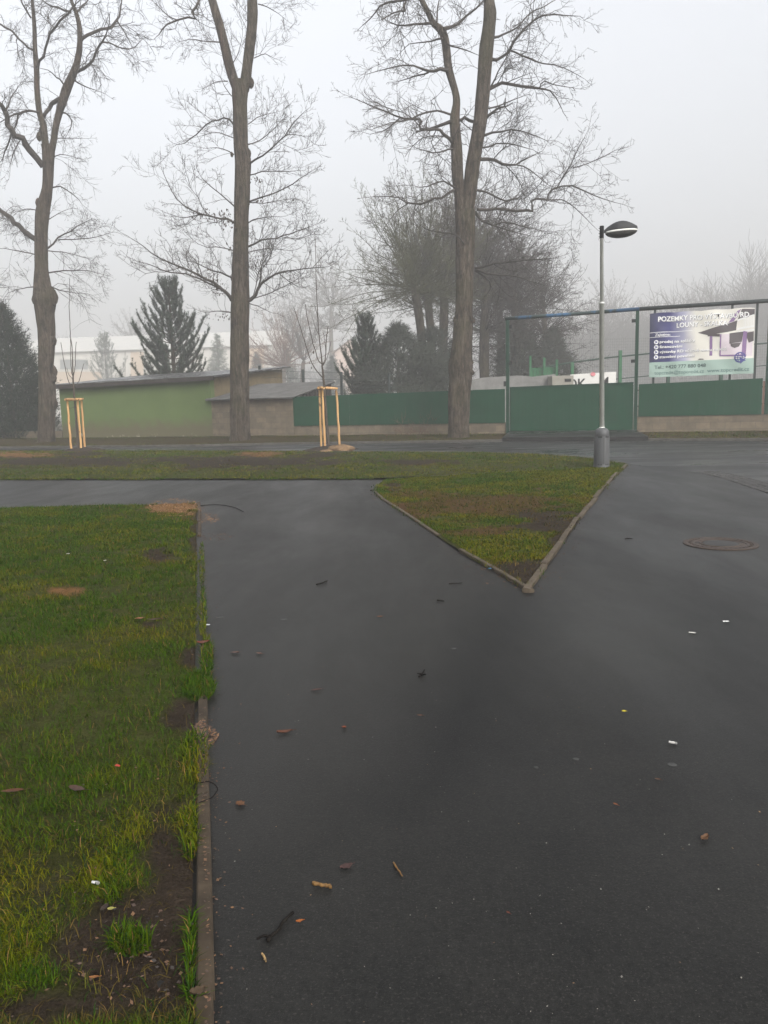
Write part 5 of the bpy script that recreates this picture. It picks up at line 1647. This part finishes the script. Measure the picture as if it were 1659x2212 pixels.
clump_tree('bare_tree', 'dense bare tree right behind the twin stemmed trunk', [(1048, 850, 24), (1046, 740, 21), (1050, 650, 16), (1052, 580, 10)], 50, [(1, 44, 2.2, 4.8, (-.1, 1.5)), (.65, 40, 2.6, 5.6, (-.1, .9)), (.4, 26, 2.5, 4.8, (-.2, .5))], 34, 'twig', GB, .12, .05, lim=.2)
clump_tree('bare_tree', 'dense twiggy bare tree overhanging the left gate post', [(1110, 850, 19), (1112, 740, 16), (1112, 650, 12), (1110, 610, 8)], 51, [(1, 44, 2.2, 4.3, (-.1, 1.5)), (.6, 44, 2.6, 5.2, (-.1, .9)), (.35, 30, 2.6, 5, (-.25, .5))], 35, 'twig', GB, .12, .07, lim=.2)
clump_tree('bare_tree', 'bare tree with drooping outer twigs at right end of the clump', [(1178, 850, 17), (1178, 760, 14), (1176, 700, 11), (1174, 665, 7)], 52, [(1, 42, 2.0, 3.6, (-.1, 1.5)), (.55, 46, 2.2, 3.8, (-.15, .9)), (.3, 30, 2.0, 3.4, (-.3, .5))], 36, 'twig', GB, .10, .07, lim=.2)
clump_tree('bare_tree', 'rounded twiggy bare tree between the left gate post and the twin stem', [(1082, 850, 16), (1080, 760, 13), (1082, 680, 10), (1084, 630, 7)], 53.5, [(1, 44, 2.4, 4.8, (-.1, 1.5)), (.55, 40, 2.4, 4.4, (-.15, .9)), (.3, 24, 2.0, 3.8, (-.3, .5))], 39, 'twig', GB, .14, .05, lim=.2)
clump_tree('bare_bush', 'reddish bare bush fading in front of the warehouse gable', [(612, 850, 12), (612, 810, 11), (614, 790, 9)], 112, [(1, 44, 3.0, 5.6, (-.1, 1.4))], 37, 'twigred', None, .3, 0, .011, .4, 1.62, 1)
clump_tree('bare_bush', 'pale slender bare tree between two hazy spruces', [(652, 850, 10), (654, 800, 9), (656, 780, 8)], 115, [(1, 26, 2.5, 5.0, (.5, 1.45))], 38, 'twig', None, .4, 0, .011, .4, 1.62, 1)
# brush at the foot of the left fence
T = Tree(51, .05, .1, .005); bb = FP(fs(905, 940), .25, .14)
br = thing('brushwood', bb, 'bare trailing brush against the low wall left of the twin stemmed trunk', 'shrub')
for k in range(22): T.shoot(bb + np.array([random.uniform(-1.0, 1.0), random.uniform(-.1, .2), 0]), np.array([random.uniform(-1, .6), random.uniform(-.2, .3), random.uniform(.2, .9)]), random.uniform(.5, 1.2), .007, 1)
T.fine.build('stems', M['twigred'], br)

# hazy trees farther back
proto = clump_tree('hazy_tree', 'large bare tree dissolving in fog behind the right sapling', [(718, 880, 10), (716, 760, 9), (715, 700, 8), (715, 660, 6)], 190, [(1, 46, 5, 9, (-.1, 1.4)), (.6, 36, 5, 9, (-.2, .9))], 41, 'twig', 'hazy trees beyond the yard', .25, 0, .022, .5, 1.6, 1)
for (px, Y, sc, lab) in ((640, 215, .85, 'faint bare tree in fog above the warehouse roof, right half'), (300, 225, .8, 'faint bare tree in fog above the warehouse roof, left of the pine'), (140, 205, .55, 'very faint bare tree in fog above the left sapling'),
                         (1320, 215, .9, 'faint bare tree in fog just right of the lamp pole'), (1500, 250, 1.0, 'tallest faint bare tree in fog above the banner')):
    c = copy_tree(proto); q = at(px, 880, Y); c.location = (q[0], q[1], 0); c.scale = (sc, sc, sc); c.rotation_euler = (0, 0, px * .7); c['label'] = lab
# far wood: one mass of bare crowns
T = Tree(61, 0, .25, .045, .24)
for k in range(170):
    px = random.choice((random.uniform(1180, 1850), random.uniform(1240, 1800), random.uniform(-200, 1250), random.uniform(1240, 1850)))
    Y = random.uniform(165, 250) if px > 1240 else random.uniform(200, 290); b = at(px, 880, Y); b[2] = -.1
    H = random.uniform(20, 28) * (1.25 if px > 1560 else 1.0) * (.75 if px < 1200 else 1)
    c = b + np.array([random.gauss(0, .6), random.gauss(0, .6), H * .45])
    T.big.tube([b, (b + c) / 2 + T.rv() * .2, c], [.45, .36, .25], 6, False)
    for j in range(22):
        a = random.uniform(0, 6.283); e = random.uniform(.1, 1.4); L = random.uniform(.3, .6) * H
        d = np.array([math.cos(a) * math.cos(e), math.sin(a) * math.cos(e), math.sin(e)])
        T.shoot(c - ZZ * random.uniform(0, H * .25), d, L, .11, 1, .15)
    if H * 0 + random.random() < .9:
        for j in range(14): T.shoot(b + np.array([random.gauss(0, 2.5), random.gauss(0, 2.5), .0]), np.array([random.gauss(0, .5), random.gauss(0, .5), 1]), random.uniform(5, 10), .10, 0, .15)
T.fine.tub.update({k: T.fine.tub.get(k, []) + v for k, v in T.big.tub.items()})
wo = T.fine.build('distant_wood', M['twig']); tag(wo, kind='stuff')

# ------------------------------------------------------------------ grass


def inside(P, poly):
    x, y = P[:, 0], P[:, 1]; c = np.zeros(len(P), bool); n = len(poly); j = n - 1
    for i in range(n):
        xi, yi = poly[i][:2]; xj, yj = poly[j][:2]
        t_ = ((yi > y) != (yj > y)) & (x < (xj - xi) * (y - yi) / (yj - yi + 1e-12) + xi)
        c ^= t_; j = i
    return c


def blades(name, P, h, w_, tint, lean=1.25):
    N = len(P)
    a = rng.uniform(0, 2 * np.pi, N); b = a + rng.normal(0, .5, N)
    ld = np.stack([np.cos(a), np.sin(a), np.zeros(N)], 1); sd = np.stack([-np.sin(b), np.cos(b), np.zeros(N)], 1) * (w_ * .5)[:, None]
    ln = np.clip(rng.normal(lean, .35, N), .1, 1.7)
    hz = h * np.cos(np.minimum(ln, 1.5) * .92); hx = h * np.sin(np.minimum(ln, 1.5) * .95)
    p0 = P - np.array([0, 0, .006]); mid_ = P + ld * (hx * .38)[:, None] + np.array([0, 0, 1]) * (hz * .68)[:, None]
    tip = P + ld * hx[:, None] + np.array([0, 0, 1]) * (hz * np.where(ln > 1.1, .72, 1.0))[:, None]
    V = np.stack([p0 - sd, p0 + sd, mid_ - sd * .8, mid_ + sd * .8, tip], 1).reshape(-1, 3)
    k = np.arange(N)[:, None] * 5
    q = k + np.array([0, 1, 3, 2]); t3 = k + np.array([2, 3, 4])
    L = np.concatenate([q.ravel(), t3.ravel()]).astype(np.int32)
    st = np.concatenate([np.arange(N) * 4, 4 * N + np.arange(N) * 3]).astype(np.int32)
    me = bpy.data.meshes.new(name)
    me.vertices.add(len(V)); me.vertices.foreach_set('co', V.astype(np.float32).ravel())
    me.loops.add(len(L)); me.loops.foreach_set('vertex_index', L)
    me.polygons.add(len(st)); me.polygons.foreach_set('loop_start', st)
    me.materials.append(M['grass'])
    ca = me.color_attributes.new('tint', 'FLOAT_COLOR', 'POINT')
    c4 = np.ones((N, 5, 4), np.float32); c4[:, :, :3] = tint[:, None, :]
    ca.data.foreach_set('color', c4.ravel())
    me.update(calc_edges=True); me.validate()
    o = bpy.data.objects.new(name, me); COL.objects.link(o)
    return tag(o, kind='stuff')


G_LUSH = np.array([.036, .073, .004]); G_YEL = np.array([.112, .106, .005]); G_DRY = np.array([.13, .080, .026]); G_DARK = np.array([.018, .040, .007])


def grass_tint(P, yel=.35, soil=True):
    N = len(P)
    a = fbm(P[:, 0] * 1.3, P[:, 1] * 1.3, 71); b = fbm(P[:, 0] * 5, P[:, 1] * 5, 72)
    u = np.clip((a - .5) * 2.4 + (b - .5) * 1.2 + rng.normal(0, .22, N) + yel, 0, 1)[:, None]
    t_ = G_LUSH * (1 - u) + G_YEL * u
    br_ = patch_fields(P)[0] if soil else np.zeros(N)
    t_ = t_ * (1 - br_[:, None] * .75) + np.array([.085, .048, .018]) * br_[:, None] * .75
    dk = (rng.random(N) < .22)[:, None]; t_ = np.where(dk, G_DARK, t_)
    dr = (rng.random(N) < .065)[:, None]; t_ = np.where(dr, G_DRY, t_)
    return t_ * rng.uniform(.6, 1.12, N)[:, None]


def sow(name, poly, n, dens_pow, h0, w0, wgrow, zbase, yel, tuft=.5, edge=None, thin=0.0, hgrow=0.0):
    poly = np.asarray(poly); lo = poly.min(0); hi = poly.max(0)
    out = []; got = 0
    ymin = max(.8, lo[1])
    while got < n:
        m_ = n
        if dens_pow > 0:      # thinner with distance
            u = rng.random(m_); y = ymin * (hi[1] / ymin) ** u if dens_pow == 1 else (1 / (1 / ymin + u * (1 / hi[1] - 1 / ymin)))
        else: y = rng.uniform(lo[1], hi[1], m_)
        x = rng.uniform(lo[0], hi[0], m_)
        P = np.stack([x, y, np.zeros(m_)], 1)
        P = P[inside(P, poly)]
        bare, _ = patch_fields(P)
        tf = fbm(P[:, 0] * 7, P[:, 1] * 7, 81, 2); t2 = fbm(P[:, 0] * 1.7, P[:, 1] * 1.7, 82, 3)
        keep = rng.random(len(P)) < (1 - bare * .955) * np.clip((tf - tuft * .55) * 3.2 + .25, 0.04, 1) * np.clip((t2 - .27 - thin) * 5, .4, 1)
        P = P[keep]; out.append(P); got += len(P)
    P = np.concatenate(out)[:n]
    P[:, 2] = zbase
    tf = fbm(P[:, 0] * 7, P[:, 1] * 7, 81, 2)
    h = h0 * (.55 + .9 * tf) * rng.uniform(.6, 1.35, len(P)) * (1 + hgrow * P[:, 1])
    w_ = np.maximum(w0, wgrow * P[:, 1]) * rng.uniform(.7, 1.3, len(P))
    return blades(name, P, h, w_, grass_tint(P, yel))


left_poly = [EP(d)[:2] - en[:2] * .045 for d in np.linspace(-.9, EL, 6)] + [left_lim(d)[:2] for d in np.linspace(EL, -.9, 6)]
sow('grass', left_poly, 480000, 1, .038, .0024, .0006, .024, .17, .36)
_tc = np.mean([q[:2] for q in TRI_L + TRI_R], axis=0)
tri_poly = [q[:2] + (_tc - q[:2]) / np.linalg.norm(_tc - q[:2]) * .075 for q in TRI_L + TRI_R[::-1]]
sow('grass.001', tri_poly, 110000, 1, .034, .005, .0008, .026, .5, .45)
strip_poly = [q[:2] for q in SL] + [q[:2] for q in STRIP_HI[::-1]]
sow('grass.002', strip_poly, 80000, 0, .036, .012, .0008, .034, .45, .5, thin=.04)
vp = [q[:2] + np.array([0, .2]) for q in KERBL] + [FP(30, .02)[:2], FP(-36, .02)[:2]]
vp = np.asarray(vp)
lo, hi = vp.min(0), vp.max(0)
P = np.stack([rng.uniform(-30, 22, 160000), rng.uniform(lo[1], hi[1], 160000), np.zeros(160000)], 1); P = P[inside(P, vp)]
gl_, gr_ = FP(gl)[:2], FP(gr)[:2]
s_ = (P - FO) @ FD
P = P[~((s_ > gl - .3) & (s_ < gr + .5))]
t_ = fbm(P[:, 0] * 1.2, P[:, 1] * 1.2, 91); P = P[rng.random(len(P)) < np.clip((t_ - .22) * 5, .2, 1)]
fr_ = np.clip(1 - (((P - FO) @ FN) / 3.2), 0, 1)
P[:, 2] = .07 + .10 * fr_
blades('grass.003', P, rng.uniform(.03, .08, len(P)), rng.uniform(.012, .03, len(P)), grass_tint(P, .32, False) * .9)
# fringe tufts spilling over the left kerb, and the big tuft by the asphalt
fr = []
for (px, py, rx, ry, n) in ((430, 1485, 34, 30, 1500), (447, 1420, 14, 45, 500), (438, 1330, 8, 60, 320), (436, 1220, 6, 50, 220), (420, 1640, 30, 60, 500), (412, 1800, 20, 60, 250), (280, 2040, 45, 24, 420), (412, 2010, 8, 26, 90), (410, 2140, 10, 30, 70), (240, 1900, 40, 60, 500), (413, 2060, 9, 30, 80)):
    for k in range(n):
        a = random.uniform(0, 6.283); u = math.sqrt(random.random()); fr.append(gp(px + rx * u * math.cos(a), py + ry * u * math.sin(a), .02))
for (PL, n, sp) in ((STRIP_LO[1:], 2600, .05), (TRI_L, 380, .03), (TRI_R, 260, .03)):
    PL = np.asarray(PL); LL = seglen(PL)
    for k in range(n):
        d = random.uniform(0, LL[-1]); q = np.array([np.interp(d, LL, PL[:, i]) for i in range(3)])
        if fbm(np.array([q[0] * 2]), np.array([q[1] * 2]), 44, 2)[0] > (.42 if PL[0][0] < -5 else .55): fr.append(q + np.array([random.gauss(0, sp), random.gauss(.01, sp), .02]))
fr = np.array(fr)
blades('grass.004', fr, np.where(fr[:, 1] > 7, .034, .047) * rng.uniform(.6, 1.5, len(fr)), np.maximum(.0042, .0008 * fr[:, 1]) * rng.uniform(.7, 1.3, len(fr)), grass_tint(fr, .15, False), .95)

# ------------------------------------------------------------------ leaf litter that nobody could count
V, Fc, Ct = [], [], []


def crumb(p, s, c, thick=.25):
    a = random.uniform(0, 6.283); e = random.uniform(.25, .9)
    d1 = np.array([math.cos(a), math.sin(a), random.uniform(-.15, .25)]) * s; d2 = np.array([-math.sin(a), math.cos(a), random.uniform(-.1, .1)]) * s * e
    i = len(V); k = thick * s
    V.extend([p - d1, p + d2, p + d1 + ZZ * k, p - d2 + ZZ * k * .6, p + ZZ * k * 1.2 + d1 * .1])
    Fc.extend([(i, i + 1, i + 4), (i + 1, i + 2, i + 4), (i + 2, i + 3, i + 4), (i + 3, i, i + 4)])
    cc = np.array(c) * random.uniform(.6, 1.3); Ct.extend([cc] * 5)


BR = [(.06, .03, .016), (.045, .026, .016), (.085, .042, .018), (.022, .016, .012), (.12, .06, .025)]
for k in range(2200):
    d = random.uniform(-.4, EL); o = random.expovariate(26) - .02 if random.random() < .75 else random.uniform(-.5, 0)
    q = EP(d) + en * o; crumb(q + ZZ * (.004 if o > 0 else .04), random.uniform(.002, .008), random.choice(BR))
for k in range(900):
    P_ = TRI_R if random.random() < .6 else TRI_L
    i = random.randint(0, len(P_) - 2); q = P_[i] + (P_[i + 1] - P_[i]) * random.random()
    q = q + np.array([random.gauss(.04 if P_ is TRI_R else -.03, .10), random.gauss(0, .08), 0]); crumb(q + ZZ * .004, random.uniform(.005, .014), random.choice(BR))
for k in range(700):
    Y = 1.6 * (16 / 1.6) ** random.random(); x = random.uniform(-.3 * Y - .2, .55 * Y)
    q = np.array([x, Y, .003]); crumb(q, random.uniform(.0015, .004), random.choice([(.18, .17, .15), (.16, .15, .13), (.02, .02, .02), (.2, .12, .06), (.03, .025, .02)]))
for (px, py, rx, ry, n) in ((380, 1100, 60, 20, 900), (450, 1120, 26, 12, 140), (470, 1160, 34, 10, 90), (445, 1590, 25, 22, 260), (300, 2080, 150, 120, 90)):
    for k in range(n):
        a = random.uniform(0, 6.283); u = random.random() ** .6; q = gp(px + rx * u * math.cos(a), py + ry * u * math.sin(a))
        crumb(q + ZZ * (.03 if q @ np.array([1, 0, 0]) < EP(np.dot(q - e0, ed))[0] else .003), random.uniform(.003, .009) if py > 1900 else random.uniform(.005, .018), random.choice([(.28, .15, .06), (.22, .11, .045), (.15, .08, .04)]) if px < 460 and py < 1200 else random.choice(BR))
mb = MB(); mb.raw(np.array(V), Fc); mb.col = np.array(Ct); lo_ = mb.build('leaf_litter', M['litter']); tag(lo_, kind='stuff')

# ------------------------------------------------------------------ single bits on the ground


def put(px, py, z=.004): return gp(px, py) + ZZ * z


def mk(mb, name, mat, label, cat, group=None): return tag(mb.build(name, mat, None, True), label, cat, group)


def leaf(px, py, L, wd, rot, col, label, z=.006, lobes=0, curl=.35, cat='leaf', group='fallen leaves'):
    col = tuple(x * .62 for x in col)
    c = put(px, py, z); L *= mpp(c) * .78; wd *= mpp(c) * .72
    mb = MB(); n, m_ = 11, 7
    G = np.zeros((n, m_, 3)); sd_ = random.random() * 9
    for i in range(n):
        u = i / (n - 1); hw = wd * .5 * math.sin(math.pi * min(.98, max(.04, u))) ** .7 * (1 + lobes * .45 * math.sin(u * 17 + sd_))
        for j in range(m_):
            v = j / (m_ - 1) * 2 - 1
            x = (u - .5) * L; y = hw * v
            zz = curl * wd * (.22 * v * v + .35 * (u - .5) ** 2 * 2 + .10 * math.sin(5 * u + 3 * v + sd_)) + .001
            G[i, j] = c + np.array([x * math.cos(rot) - y * math.sin(rot), x * math.sin(rot) + y * math.cos(rot), zz])
    mb.grid(G); mb.grid((G + ZZ * .0012)[:, ::-1])
    t_ = c + np.array([math.cos(rot), math.sin(rot), 0]) * L * .5
    mb.tube([G[-1, 3] - (G[-1, 3] - G[-2, 3]) * .5, t_ + np.array([math.cos(rot + .4), math.sin(rot + .4), .15]) * L * .3], .0011, 4)
    key = 'leaf_%d_%d_%d' % tuple(int(x * 999) for x in col)
    if key not in M: M[key] = simple('leaf_tone', col, tuple(x * .55 for x in col), 60, .6, .2, .001)
    return mk(mb, 'leaf', M[key], label, cat, group)


def stick(name, pts, wpx, mat, label, cat='twig', group='fallen twigs', z=.004, jit=.12):
    Q = []
    for k, q in enumerate(pts):
        w_ = gp(q[0], q[1]); Q.append(w_)
    r0 = .5 * wpx * mpp(Q[0]); Q = [q + ZZ * (z + r0 + (q_[2] if len(q_) > 2 else 0)) for q, q_ in zip(Q, pts)]
    P, r = smooth(np.array(Q), np.linspace(r0, r0 * .75, len(Q)), max(8, len(Q) * 4))
    P[1:-1] += rng.normal(0, r0 * jit * 2, P[1:-1].shape) * [1, 1, .3]; r = r * rng.uniform(.85, 1.15, len(r))
    mb = MB(); mb.tube(list(P), r, 8)
    return mb, P, mat, name, label, cat, group


def fin(t_): return mk(t_[0], t_[3], t_[2], t_[4], t_[5], t_[6])


M['wetstick'] = simple('wet_stick', (.014, .012, .010), (.007, .006, .0055), 40, .85, .5, .003, spec=.05)
M['straw'] = simple('straw', (.19, .105, .035), (.09, .05, .02), 40, .6, .2, .002)
s_ = stick('stick', [(577, 2038), (600, 2016), (612, 1997), (634, 1977)], 8.5, M['wetstick'], 'thick dark broken stick lying beside the small orange leaf')
s_[0].tube([s_[1][2], s_[1][2] + np.array([-.02, .004, .002]), s_[1][2] + np.array([-.04, -.008, 0])], [.005, .004, .003], 6); fin(s_)
fin(stick('twig', [(430, 1094), (470, 1091.5), (505, 1097), (526, 1107)], 1.7, M['wetstick'], 'long thin curved twig reaching from the sandy patch over the asphalt'))
s_ = stick('twig', [(424, 1707, .02), (450, 1706, .03), (470, 1711, .015), (466, 1722, .01), (455, 1738, .02), (432, 1752, .03)], 2.4, M['wetstick'], 'wiry forked dark twig bent over the left kerb'); s_[0].tube([s_[1][8], s_[1][8] + np.array([.015, -.03, .0])], [.002, .001], 5); fin(s_)
fin(stick('twig', [(684, 1265), (698, 1261), (707, 1257)], 3.2, M['wetstick'], 'short dark twig on asphalt left of the narrow flat one'))
fin(stick('twig', [(970, 1263), (985, 1262), (998, 1261)], 2.2, M['wetstick'], 'narrow flat dark twig nearest the lawn tip'))
fin(stick('twig', [(944, 1299), (952, 1300), (959, 1301)], 3.2, M['wetstick'], 'stubby dark twig just below the narrow flat one'))
s_ = stick('twig', [(905, 1465), (912, 1458), (917, 1450)], 3.4, M['wetstick'], 'small clustered black twig scrap in the middle of the asphalt'); s_[0].tube([s_[1][3], s_[1][3] + np.array([.03, -.02, .012])], [.005, .002], 5); s_[0].tube([s_[1][5], s_[1][5] + np.array([-.03, -.012, .008])], [.005, .002], 5); fin(s_)
fin(stick('twig', [(1350, 1166), (1358, 1165), (1366, 1166)], 2.4, M['wetstick'], 'little dark twig on the right asphalt left of the manhole'))
fin(stick('twig', [(800, 1061), (812, 1060)], 2.4, M['wetstick'], 'dark twig beside the rounded corner of the triangular lawn'))
fin(stick('straw_stalk', [(850, 1867), (858, 1880), (869, 1896)], 4.0, M['straw'], 'yellow brown straw stalk on the near asphalt', 'stalk', None))
s_ = stick('bark_piece', [(675, 1914), (690, 1917), (706, 1920), (717, 1922)], 9, M['straw'], 'mottled tan bark strip above the broken stick', 'bark', None); fin(s_)
s_ = stick('winged_seed', [(566, 2064), (570, 2072), (575, 2082)], 5, plain('seed_tan', (.36, .24, .11), .6, .6), 'tan winged seed below the broken stick', 'seed', None, jit=.3); fin(s_)
leaf(647, 1994, 20, 12, .3, (.42, .13, .03), 'small orange leaf right beside the broken stick', lobes=.5)
leaf(615, 1584, 44, 20, .25, (.14, .055, .03), 'curled reddish brown leaf on asphalt level with the bare kerb patch', lobes=.3, curl=.6)
leaf(519, 1740, 30, 24, -.6, (.16, .075, .035), 'toothed brown leaf near the wiry kerb twig', lobes=.7)
leaf(748, 1876, 38, 26, .5, (.085, .045, .04), 'dull mauve brown leaf above the mottled bark strip', lobes=.4)
leaf(1348, 1540, 13, 13, .1, (.62, .52, .05), 'bright yellow small leaf on the right asphalt', lobes=.1, curl=.5)
leaf(1522, 1815, 32, 20, .6, (.17, .085, .04), 'folded brown leaf at far right of the near asphalt', lobes=.4, curl=.9)
leaf(1330, 1741, 15, 8, -.9, (.30, .10, .04), 'tiny orange brown leaf below the pale gum spots')
leaf(1421, 1687, 16, 10, -.6, (.15, .08, .05), 'tiny dull brown leaf below the white cigarette butt')
leaf(743, 1574, 13, 16, 1.2, (.20, .06, .03), 'tiny red brown leaf right of the curled reddish leaf')
leaf(907, 1548, 16, 8, -.3, (.18, .09, .05), 'tiny pale brown leaf in the centre of the asphalt')
leaf(820, 1334, 15, 10, .2, (.22, .10, .05), 'small rusty leaf on asphalt left of the lawn tip')
leaf(683, 1493, 30, 12, .3, (.10, .055, .045), 'long dark leaf with stalk on the left asphalt', lobes=.3)
leaf(508, 1412, 24, 14, .1, (.14, .085, .07), 'pale brown leaf beside the left grass edge, first of two', lobes=.6)
leaf(560, 1414, 20, 11, -.4, (.15, .085, .065), 'pale brown leaf farther out from the left grass edge', lobes=.6)
leaf(1098, 1976, 12, 8, -.8, (.18, .06, .035), 'tiny dark red leaf low on the near asphalt')
leaf(440, 1404, 34, 26, .2, (.17, .045, .025), 'large red brown leaf at the grass edge', z=.05, lobes=.5)
leaf(335, 1353, 40, 16, .0, (.08, .04, .03), 'dark wet leaf in grass beside an orange one', z=.05, lobes=.3)
leaf(302, 1351, 22, 18, .5, (.30, .13, .06), 'orange brown leaf in grass beside the dark wet one', z=.05)
leaf(168, 1732, 56, 26, -.4, (.10, .055, .04), 'big brown leaf lying in the left grass', z=.055, lobes=.3)
leaf(30, 1737, 60, 20, .1, (.15, .06, .03), 'long red brown leaf in grass at the left edge of view', z=.055, lobes=.2)
leaf(242, 1996, 18, 14, .2, (.46, .42, .12), 'oval yellow leaf on the bare mud', z=.05, lobes=0, curl=.2)
leaf(228, 1990, 30, 18, 1.2, (.06, .04, .03), 'dark leaf tucked behind the oval yellow leaf on mud', z=.045, lobes=.3)
leaf(206, 2144, 26, 10, .1, (.36, .15, .05), 'orange leaf on mud near the bottom left', z=.045, lobes=.4)
leaf(430, 2180, 44, 34, .5, (.10, .065, .035), 'crumpled brown leaf at the bottom beside the kerb', z=.05, lobes=.5, curl=.6)


def butt(name, px, py, L, wd, rot, label, cat, group, z=.004):
    c = put(px, py, z); L *= mpp(c) * .8; r = .36 * wd * mpp(c); d = np.array([math.cos(rot), math.sin(rot), 0])
    mb = MB(); n = 9
    P = [c + d * L * (k / (n - 1) - .5) + ZZ * r + np.array([0, random.gauss(0, r * .12), 0]) for k in range(n)]
    mb.tube(P, [r * random.uniform(.8, 1.1) for _ in P], 10)
    mb.tube([P[-1], P[-1] + d * L * .22], [r * .98, r * .9], 10)
    return mk(mb, name, plain('paper_white', (.46, .45, .42), .7, .85), label, cat, group)


butt('cigarette_butt', 1452, 1608, 17, 7, -.5, 'white cigarette butt on the right asphalt below the yellow leaf', 'cigarette butt', 'cigarette butts')
butt('cigarette_butt', 1494, 1369, 15, 4, -.35, 'flattened white butt left of the other pale scrap on right asphalt', 'cigarette butt', 'cigarette butts')
butt('cigarette_butt', 208, 1940, 18, 9, -.2, 'pale cigarette butt on mud at the left lawn', 'cigarette butt', 'cigarette butts', .05)


def scrap(px, py, L, rot, col, label, z=.004, name='paper_scrap', cat='paper scrap'):
    c = put(px, py, z); L *= mpp(c) * .75; mb = MB(); G = np.zeros((6, 5, 3))
    for i in range(6):
        for j in range(5):
            x, y = (i / 5 - .5) * L, (j / 4 - .5) * L * .5
            G[i, j] = c + np.array([x * math.cos(rot) - y * math.sin(rot), x * math.sin(rot) + y * math.cos(rot), .25 * L * (random.random() * .7 + .2 * abs(j - 2)) * .6])
    mb.grid(G); mb.grid((G + ZZ * .0015)[:, ::-1])
    return mk(mb, name, plain('scrap_%d' % int(col[0] * 100), col, .6, .85), label, cat)


scrap(1569, 1345, 17, .1, (.55, .55, .53), 'white paper scrap right of the flattened butt on the asphalt')
scrap(148, 1209, 9, .4, (.46, .45, .42), 'white crumpled paper bit in the left grass, farther left one', .06)
scrap(228, 1224, 9, 1.1, (.44, .43, .40), 'white crumpled paper bit in the left grass nearer the sandy clump', .06)
scrap(256, 1684, 16, -.5, (.32, .045, .028), 'red wrapper scrap in the left grass', .06, 'wrapper_scrap', 'wrapper')
scrap(1059, 1233, 9, .3, (.10, .30, .55), 'small blue wrapper scrap at the gap in the triangular lawn kerb', .02, 'wrapper_scrap', 'wrapper')
scrap(449, 1354, 13, -.3, (.5, .51, .5), 'white foil sliver at the left grass edge', .012)
for (px, py, rx) in ((1452, 1652, 10), (1244, 1640, 7), (1158, 1658, 5), (613, 1338, 8), (475, 1333, 8), (980, 1401, 6)):
    c = put(px, py, 0); mb = MB(); rr_ = rx * mpp(c)
    mb.lathe(c, [(rr_, .0005), (rr_ * .96, .0022), (rr_ * .5, .0026), (.001, .0026)], 18, 1, .85)
    tag(mb.build('gum_spot', plain('gum_grey', (.05, .05, .048), .7, .7)), {1452: 'largest pale gum spot, below the white cigarette butt', 1244: 'pale gum spot left of the largest one', 1158: 'smallest pale gum spot on the middle asphalt', 613: 'pale gum spot on the left asphalt far from the grass', 475: 'pale gum spot hugging the left grass edge', 980: 'pale gum spot below the lawn tip'}[px], 'gum spot', 'gum spots on the asphalt')
